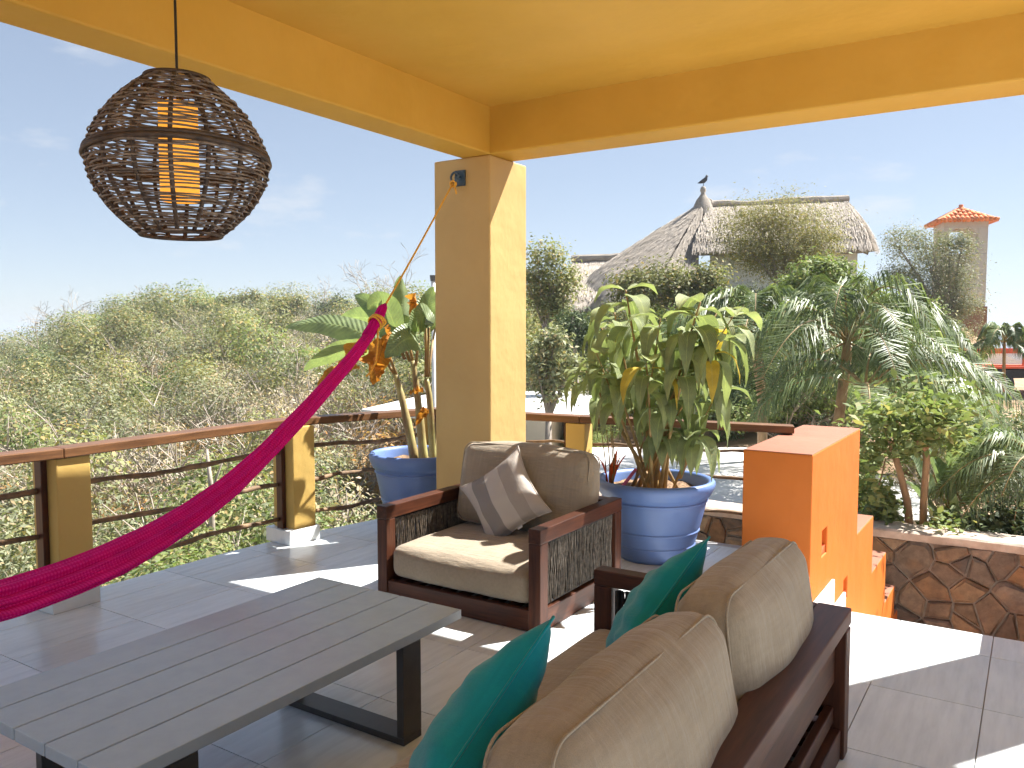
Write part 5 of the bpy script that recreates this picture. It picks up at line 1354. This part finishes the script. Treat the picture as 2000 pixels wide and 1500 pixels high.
palm('feather_palm', 'largest feather palm, its crown fanning in the middle of the garden', 1655, 668, 13.5, 1612, 905, ring(8, 50, 80, rp1, .9, 1.2) + ring(7, 15, 45, rp1, .9, 1.15) + [(200, -12, .8), (300, -15, .8)], 1, 2.45)
palm('feather_palm', 'feather palm close behind the potted plant, left of the largest palm', 1475, 655, 15.5, 1490, 900, ring(7, 50, 78, rp1, .9, 1.15) + ring(6, 10, 40, rp1, .9, 1.1) + [(215, -15, .9), (260, -5, .9)], 2, 2.5)
palm('feather_palm', 'low feather palm sending a long arching frond toward the truck', 1690, 760, 12.2, 1660, 930, [(5, 38, 1.25), (-14, 24, 1.05), (22, 50, 1.05), (-40, 30, .9), (170, 25, .9), (140, 45, 1.0), (60, 60, .9), (250, 20, .8), (100, 35, .9), (290, 10, .8)], 3, 2.15)
palm('feather_palm', 'feather palm in front of the dirt mound, its fronds hanging over the garden wall', 1780, 700, 15.0, 1775, 880, ring(7, 45, 75, rp1, .85, 1.05) + ring(7, 5, 38, rp1, .85, 1.1), 6, 2.0)
palm('feather_palm', 'thin young palm standing alone in front of the truck at the right edge', 1962, 668, 22, 1950, 822, ring(7, 35, 75, rp1, .8, 1.0) + ring(4, -5, 20, rp1, .7, .9), 4, 1.5, trunk_r=.05)
palm('feather_palm', 'drooping palm at the right edge just behind the stone wall', 2040, 930, 9.6, 2045, 1060, [(178, 38, 1.0), (160, 60, 1.0), (200, 20, .95), (150, 20, .9), (215, 45, .9), (120, 60, .9), (60, 50, .9), (0, 40, .9), (-60, 40, .9)], 5, 1.6)
# --- broad upright leaves behind the wall
def strelitzia():
    B = on_y(1880, 1060, 11.6); B.z = -.95; t = thing('strelitzia_clump', 'clump of tall grey green paddle leaves behind the stone wall', 'plant', B); inv = Matrix.Translation(-B)
    mt = leafmat('paddle_leaf', (.13, .19, .10), (.24, .30, .17), trans=.3, rough=.35, island=False, vein=(110, .15, .25, (.34, .40, .26)), spec=.55); rr = random.Random(6)
    for i, (bx, by, tx, ty, w) in enumerate(((1835, 1010, 1772, 880, .26), (1850, 1000, 1800, 860, .24), (1862, 1010, 1822, 890, .24), (1868, 1000, 1862, 835, .26), (1885, 990, 1890, 850, .26), (1900, 990, 1925, 870, .24), (1910, 980, 1945, 865, .24), (1840, 1030, 1765, 940, .24), (1870, 1030, 1830, 930, .22), (1895, 1020, 1905, 900, .24), (1915, 1010, 1965, 905, .22), (1855, 1040, 1800, 980, .22))):
        y = 11.6 + rr.uniform(-.4, .4); b_ = on_y(bx, by, y); tp = on_y(tx, ty, y + rr.uniform(-.3, .3)); st = b_.lerp(tp, .25)
        leaf_obj('leaf', [st, st.lerp(tp, .55) + Vector((0, 0, .10)), tp], w, mt, t, inv, fold=rr.uniform(.3, .7), wave=.006, n=14, seed=i)
        g0 = Vector((B.x + rr.uniform(-.3, .3), B.y + rr.uniform(-.2, .2), B.z)); o = MB().tube([g0, g0.lerp(st, .6) + Vector((0, 0, .05)), st, st.lerp(tp, .4)], [.022, .018, .013, .006], 7).build('stalk', M['stem_green'], t, smooth=True); o.matrix_parent_inverse = inv
strelitzia()
WG = 'leafy shrubs behind the stone wall'
for i, (px, py, rx, ry, y, lf, sz, n_, lab) in enumerate(((1722, 1000, 34, 40, 10.75, 'lf_green', .11, 900, 'leafy shrub behind the wall right beside the orange steps'), (1850, 1030, 40, 30, 10.8, 'lf_green', .11, 1000, 'light green shrub behind the wall right of the forked tree'), (1910, 1035, 44, 34, 10.9, 'lf_dark', .09, 1200, 'dark shrub behind the wall under the drooping palm'), (1975, 1020, 50, 44, 11.2, 'lf_dark', .09, 1300, 'dark shrub behind the wall at the right edge'), (1690, 960, 26, 46, 12.0, 'lf_green', .13, 500, 'broad leaved sapling between the orange parapet and the forked tree'))):
    rg = np.random.default_rng(60 + i); B = on_y(px, py, y); g0 = Vector((B.x, B.y, -1.0)); t = thing('wall_shrub', lab, 'shrub', g0, WG); inv = Matrix.Translation(-g0)
    C = [np.array(on_y(px + a[0] * rx, py + a[1] * ry, y + a[2] * .5)) for a in rg.normal(size=(n_, 3)) * .5]
    V, F = leaf_cloud(C, sz, rg, None, .5); o = link('foliage', np_mesh('foliage', V, F), M[lf], t); o.matrix_parent_inverse = inv
    mb = MB(); rr = random.Random(i)
    for k in range(7): tip = Vector(C[rr.randrange(n_)]); mb.tube([g0, g0.lerp(tip, .5) + Vector((rr.uniform(-.08, .08), 0, .05)), tip], [.014, .010, .004], 5)
    o = mb.build('stems', M['bark_tan'], t); o.matrix_parent_inverse = inv

# --- scrub of the hillside and undergrowth of the garden: one mass, instanced
def bush_proto(name, mat, n_leaf, size, rx, rz, seed, twigs=14, aspect=.5, lumps=9, twigmat='twig'):
    rg = np.random.default_rng(seed); rr = random.Random(seed); C = []; O_ = []
    ls = [(rg.normal(size=3) * np.array([rx * .42, rx * .42, rz * .30]) + np.array([0, 0, rz * .55]), rg.uniform(.3, .55)) for _ in range(lumps)]
    for k in range(n_leaf):
        c_, s_ = ls[rg.integers(lumps)]; v = rg.normal(size=3); v /= np.linalg.norm(v); f = rg.uniform(.55, 1.05) * s_
        C.append(c_ + v * f * np.array([rx, rx, rz * .8])); O_.append(v)
    C = np.array(C); C[:, 2] = np.maximum(C[:, 2], .02)
    V, F = leaf_cloud(C, size, rg, np.array(O_) * 1.1, aspect, rnd_w=.42)
    me1 = np_mesh(name, V, F); me1.materials.append(mat)
    mb = MB()
    for k in range(twigs):
        a = rr.uniform(0, 6.28); e = rr.uniform(.35, 1.25); L = rr.uniform(.7, 1.25) * rz; dv = Vector((math.cos(a) * math.cos(e) * rx / rz, math.sin(a) * math.cos(e) * rx / rz, math.sin(e)))
        m_ = dv * L * .5 + Vector((rr.gauss(0, .08), rr.gauss(0, .08), 0)) * rx; tp = dv * L
        mb.tube([(0, 0, 0), m_, tp], [.022 * rx, .014 * rx, .004 * rx], 4, cap=False)
        for q in range(4):
            p = m_.lerp(tp, rr.uniform(0, .9)); d2 = (dv + Vector((rr.gauss(0, .7), rr.gauss(0, .7), rr.gauss(0, .5)))).normalized(); mb.tube([p, p + d2 * L * rr.uniform(.2, .4)], [.008 * rx, .003 * rx], 3, cap=False)
    me2 = mb.mesh(name + '_t'); me2.materials.append(M[twigmat])
    bm = bmesh.new(); bm.from_mesh(me1); nf = len(bm.faces); bm.from_mesh(me2); bm.faces.ensure_lookup_table()
    for f in bm.faces[nf:]: f.material_index = 1
    bm.to_mesh(me1); bm.free(); me1.materials.append(M[twigmat])
    return bpy.data.objects.new(name, me1)
def scatter(name, label, pts, proto):
    """pts: (x,y,z,scale,rot). one stuff object whose points carry the plant"""
    me = bpy.data.meshes.new(name); me.from_pydata([p[:3] for p in pts], [], [])
    a = me.attributes.new('sc', 'FLOAT', 'POINT'); a.data.foreach_set('value', [p[3] for p in pts])
    a = me.attributes.new('rot', 'FLOAT_VECTOR', 'POINT'); a.data.foreach_set('vector', [c for p in pts for c in (0, 0, p[4])])
    o = bpy.data.objects.new(name, me); COL.objects.link(o)
    ng = bpy.data.node_groups.new(name + '_nodes', 'GeometryNodeTree')
    ng.interface.new_socket('Geometry', in_out='INPUT', socket_type='NodeSocketGeometry'); ng.interface.new_socket('Geometry', in_out='OUTPUT', socket_type='NodeSocketGeometry')
    N_ = ng.nodes; gi = N_.new('NodeGroupInput'); go = N_.new('NodeGroupOutput'); ip = N_.new('GeometryNodeInstanceOnPoints'); oi = N_.new('GeometryNodeObjectInfo')
    oi.inputs['Object'].default_value = proto; oi.inputs['As Instance'].default_value = True
    s1 = N_.new('GeometryNodeInputNamedAttribute'); s1.data_type = 'FLOAT'; s1.inputs['Name'].default_value = 'sc'
    s2 = N_.new('GeometryNodeInputNamedAttribute'); s2.data_type = 'FLOAT_VECTOR'; s2.inputs['Name'].default_value = 'rot'
    e2r = N_.new('FunctionNodeEulerToRotation')
    lk = ng.links; lk.new(gi.outputs[0], ip.inputs['Points']); lk.new(oi.outputs['Geometry'], ip.inputs['Instance']); lk.new(s1.outputs['Attribute'], ip.inputs['Scale'])
    lk.new(s2.outputs['Attribute'], e2r.inputs[0]); lk.new(e2r.outputs[0], ip.inputs['Rotation']); lk.new(ip.outputs[0], go.inputs[0])
    md = o.modifiers.new('scatter', 'NODES'); md.node_group = ng
    tag(o, label, 'scrub', None, 'stuff'); return o
PROTO = [bush_proto('p_olive', M['lf_olive'], 4200, .062, 1.0, 1.0, 1), bush_proto('p_green', M['lf_green'], 3800, .064, 1.0, 1.0, 2, 8),
         bush_proto('p_grey', M['lf_grey'], 3800, .062, 1.0, 1.05, 3, 18, .35), bush_proto('p_straw', M['lf_straw'], 1800, .055, 1.0, .95, 4, 44, .35),
         bush_proto('p_dry', M['lf_dry'], 1900, .065, 1.0, .8, 5, 26), bush_proto('p_dark', M['lf_dark'], 3600, .068, 1.0, 1.0, 6, 8),
         bush_proto('p_yellow', M['lf_yellow'], 3800, .058, 1.0, 1.0, 7, 16, .35)]
S = [[] for _ in PROTO]
rs = random.Random(99)
def patch(x, y, f, ph): return .5 + .5 * math.sin(x * f + ph) * math.sin(y * f * 1.13 + ph * 1.7)
d = 8.6
while d < 112:
    step = .62 + d * .011
    half = d * 1300 / 1600
    u = -half - 1.0
    lim = d * (1045 - 1000) / 1600.0 + .4
    while u < lim:
        dd = d + rs.uniform(-.5, .5) * step; uu = u + rs.uniform(-.5, .5) * step * 1.2
        px = 1000 + 1600 * uu / dd; x, y = FWD.x * dd + RGT.x * uu, FWD.y * dd + RGT.y * uu; gz = ground_z(x, y)
        s_ = rs.choice((.6, .75, .9, 1.0, 1.3, 1.7, 2.1)) * rs.uniform(.85, 1.15) * (.80 + d * .0140)
        if d < 13: s_ *= .85
        # keep below the terrace's sight line close by
        if px > 700 and d < 24: s_ *= .75
        if not (x > -5.8 and y < 7.0):
            dry = patch(x, y, .16, 1.0) + .35 * patch(x, y, .6, 2.2) + .08 + (.28 if (px < 420 and 16 < d < 55) else 0)
            k = rs.random()
            if dry > .95: ch = rs.choices([3, 4, 0, 2, 6], [.32, .38, .10, .08, .12])[0]
            elif dry > .6: ch = rs.choices([0, 2, 3, 6, 1, 4], [.28, .28, .16, .16, .08, .04])[0]
            else: ch = rs.choices([0, 1, 2, 5, 6], [.36, .28, .18, .06, .12])[0]
            if 690 < px < 1150 and 16.5 < dd < 24: s_ *= .35     # leave the flat roof open
            S[ch].append((x, y, gz - .15 * s_, s_, rs.uniform(0, 6.28)))
        u += step * (1.3 if d < 30 else 1.6)
    d += step * (.95 if d < 30 else 1.5)
# undergrowth of the garden, right of the column
d = 12.5
while d < 44:
    step = .75 + d * .012; u = d * 45 / 1600.0; lim = d * 1080 / 1600.0
    while u < lim:
        dd = d + rs.uniform(-.5, .5) * step; uu = u + rs.uniform(-.5, .5) * step; px = 1000 + 1600 * uu / dd; x, y = FWD.x * dd + RGT.x * uu, FWD.y * dd + RGT.y * uu; u += step
        if px > 1840 and dd > 18.5: continue
        if 1110 < px < 1800 and dd < 18.6: continue
        if px < 1120 and 16 < dd < 24: sc_ = .35
        elif px < 1200: sc_ = rs.uniform(.5, .9)
        else: sc_ = rs.uniform(.8, 1.6)
        if px > 1790 and dd < 18.5: sc_ *= .75
        if dd > 29 and 1090 < px < 1720: sc_ *= .9
        if rs.random() < .12: continue
        ch = rs.choices([0, 1, 2, 4, 5, 6, 3], [.2, .32, .14, .05, .16, .06, .07])[0]
        S[ch].append((x, y, ground_z(x, y) - .1, sc_, rs.uniform(0, 6.28)))
    d += step
# a few low plants along the terrace's edge on the left
for k in range(60):
    y = rs.uniform(-1.5, 6.5); x = -5.5 - rs.uniform(.3, 3.2); S[rs.choice([0, 1, 1, 2, 5])].append((x, y, ground_z(x, y) + rs.uniform(.0, .5), rs.uniform(.8, 1.25), rs.uniform(0, 6.28)))
names = [('olive_scrub', 'olive green leafy scrub covering the hillside and garden slope'), ('green_scrub', 'fresh green leafy bushes through the hillside scrub and garden'), ('grey_scrub', 'grey green fine leaved scrub on the hillside'), ('straw_scrub', 'pale dry twiggy scrub on the hillside'), ('rusty_scrub', 'low rust orange dried scrub in patches on the hillside'), ('dark_scrub', 'dark green bushes scattered through the garden and hillside'), ('yellow_scrub', 'yellowish feathery scrub on the hillside')]
for (nm, lb), pts, pr_ in zip(names, S, PROTO): scatter(nm, lb, pts, pr_)

# --- trees that stand out on the skyline of the hill
SK = 'bare trees on the hill skyline'
for i, (px, H, lab) in enumerate(((85, 6.2, 'leafless grey tree at the far left end of the skyline'), (180, 5.2, 'leafless tree on the skyline, second from the left'), (285, 5.0, 'leafless tree on the skyline, third from the left'), (610, 4.8, 'leafless tree on the skyline left of the banana leaves'), (718, 6.0, 'leafless tree on the skyline seen above the banana plant'), (810, 5.4, 'leafless tree on the skyline just left of the column'))):
    bare_tree(lab, px, 640, 82 - 3 * (i % 2), H * 1.5, 300 + i, SK)
SG = 'leafy trees on the hill skyline'
for i, (px, py, rx, ry, lf, lab) in enumerate(((400, 596, 34, 16, 'lf_green', 'broad green tree on the skyline below the pendant lamp'), (470, 588, 36, 18, 'lf_olive', 'olive tree on the skyline right of the broad green one'), (560, 592, 34, 20, 'lf_olive', 'olive tree on the skyline in the middle of the hill'), (655, 600, 30, 18, 'lf_dark', 'darker rounded tree on the skyline left of the banana leaves'), (520, 650, 40, 24, 'lf_dark', 'dark green tree part way down the hill under the skyline'), (250, 612, 40, 14, 'lf_yellow', 'yellowish tree on the left shoulder of the hill'))):
    tree('hill_tree', lab, px, 660, 80 if i != 4 else 62, 4, [(px - rx * .4, py + 4, rx * .7, ry), (px + rx * .45, py, rx * .7, ry)], lf, 2600, .26, seed=70 + i, group=SG, trunk_r=.12, loose=.42)
# dead pale trunk standing in the scrub below the railing
p = at(415, 1000, 12.5); gz = ground_z(p.x, p.y); dt = thing('dead_trunk', 'pale crooked dead trunk in the scrub behind the hammock', 'tree', (p.x, p.y, gz))
zt = at(405, 880, 12.5).z - gz
MB().tube([(.06, 0, -.1), (.02, 0, zt * .3), (-.06, .03, zt * .55), (-.02, 0, zt * .8), (-.10, 0, zt)], [.06, .055, .05, .04, .02], 8).build('trunk', M['twig'], dt, smooth=True)
MB().tube([(-.04, 0, zt * .7), (.10, 0, zt * .85), (.22, .05, zt * .95)], [.03, .02, .01], 6).tube([(-.06, 0, zt * .55), (-.28, 0, zt * .66)], [.025, .01], 6).build('limb', M['twig'], dt, smooth=True)
# ---------------------------------------------------------------- the hazy coastal air
m, n, l, b = new_mat('coastal_haze'); n.remove(b)
pv = n.new('ShaderNodeVolumePrincipled'); pv.inputs['Color'].default_value = (.64, .71, .80, 1); pv.inputs['Density'].default_value = 0.0008; pv.inputs['Anisotropy'].default_value = .1
l.new(pv.outputs[0], n['Material Output'].inputs['Volume'])
hz = MB().box(-43000, 43000, -43000, 43000, -48.5, 14.5).build('haze', m)
tag(hz, 'thin pale haze hanging over the hillside and the sea', 'haze', None, 'stuff')
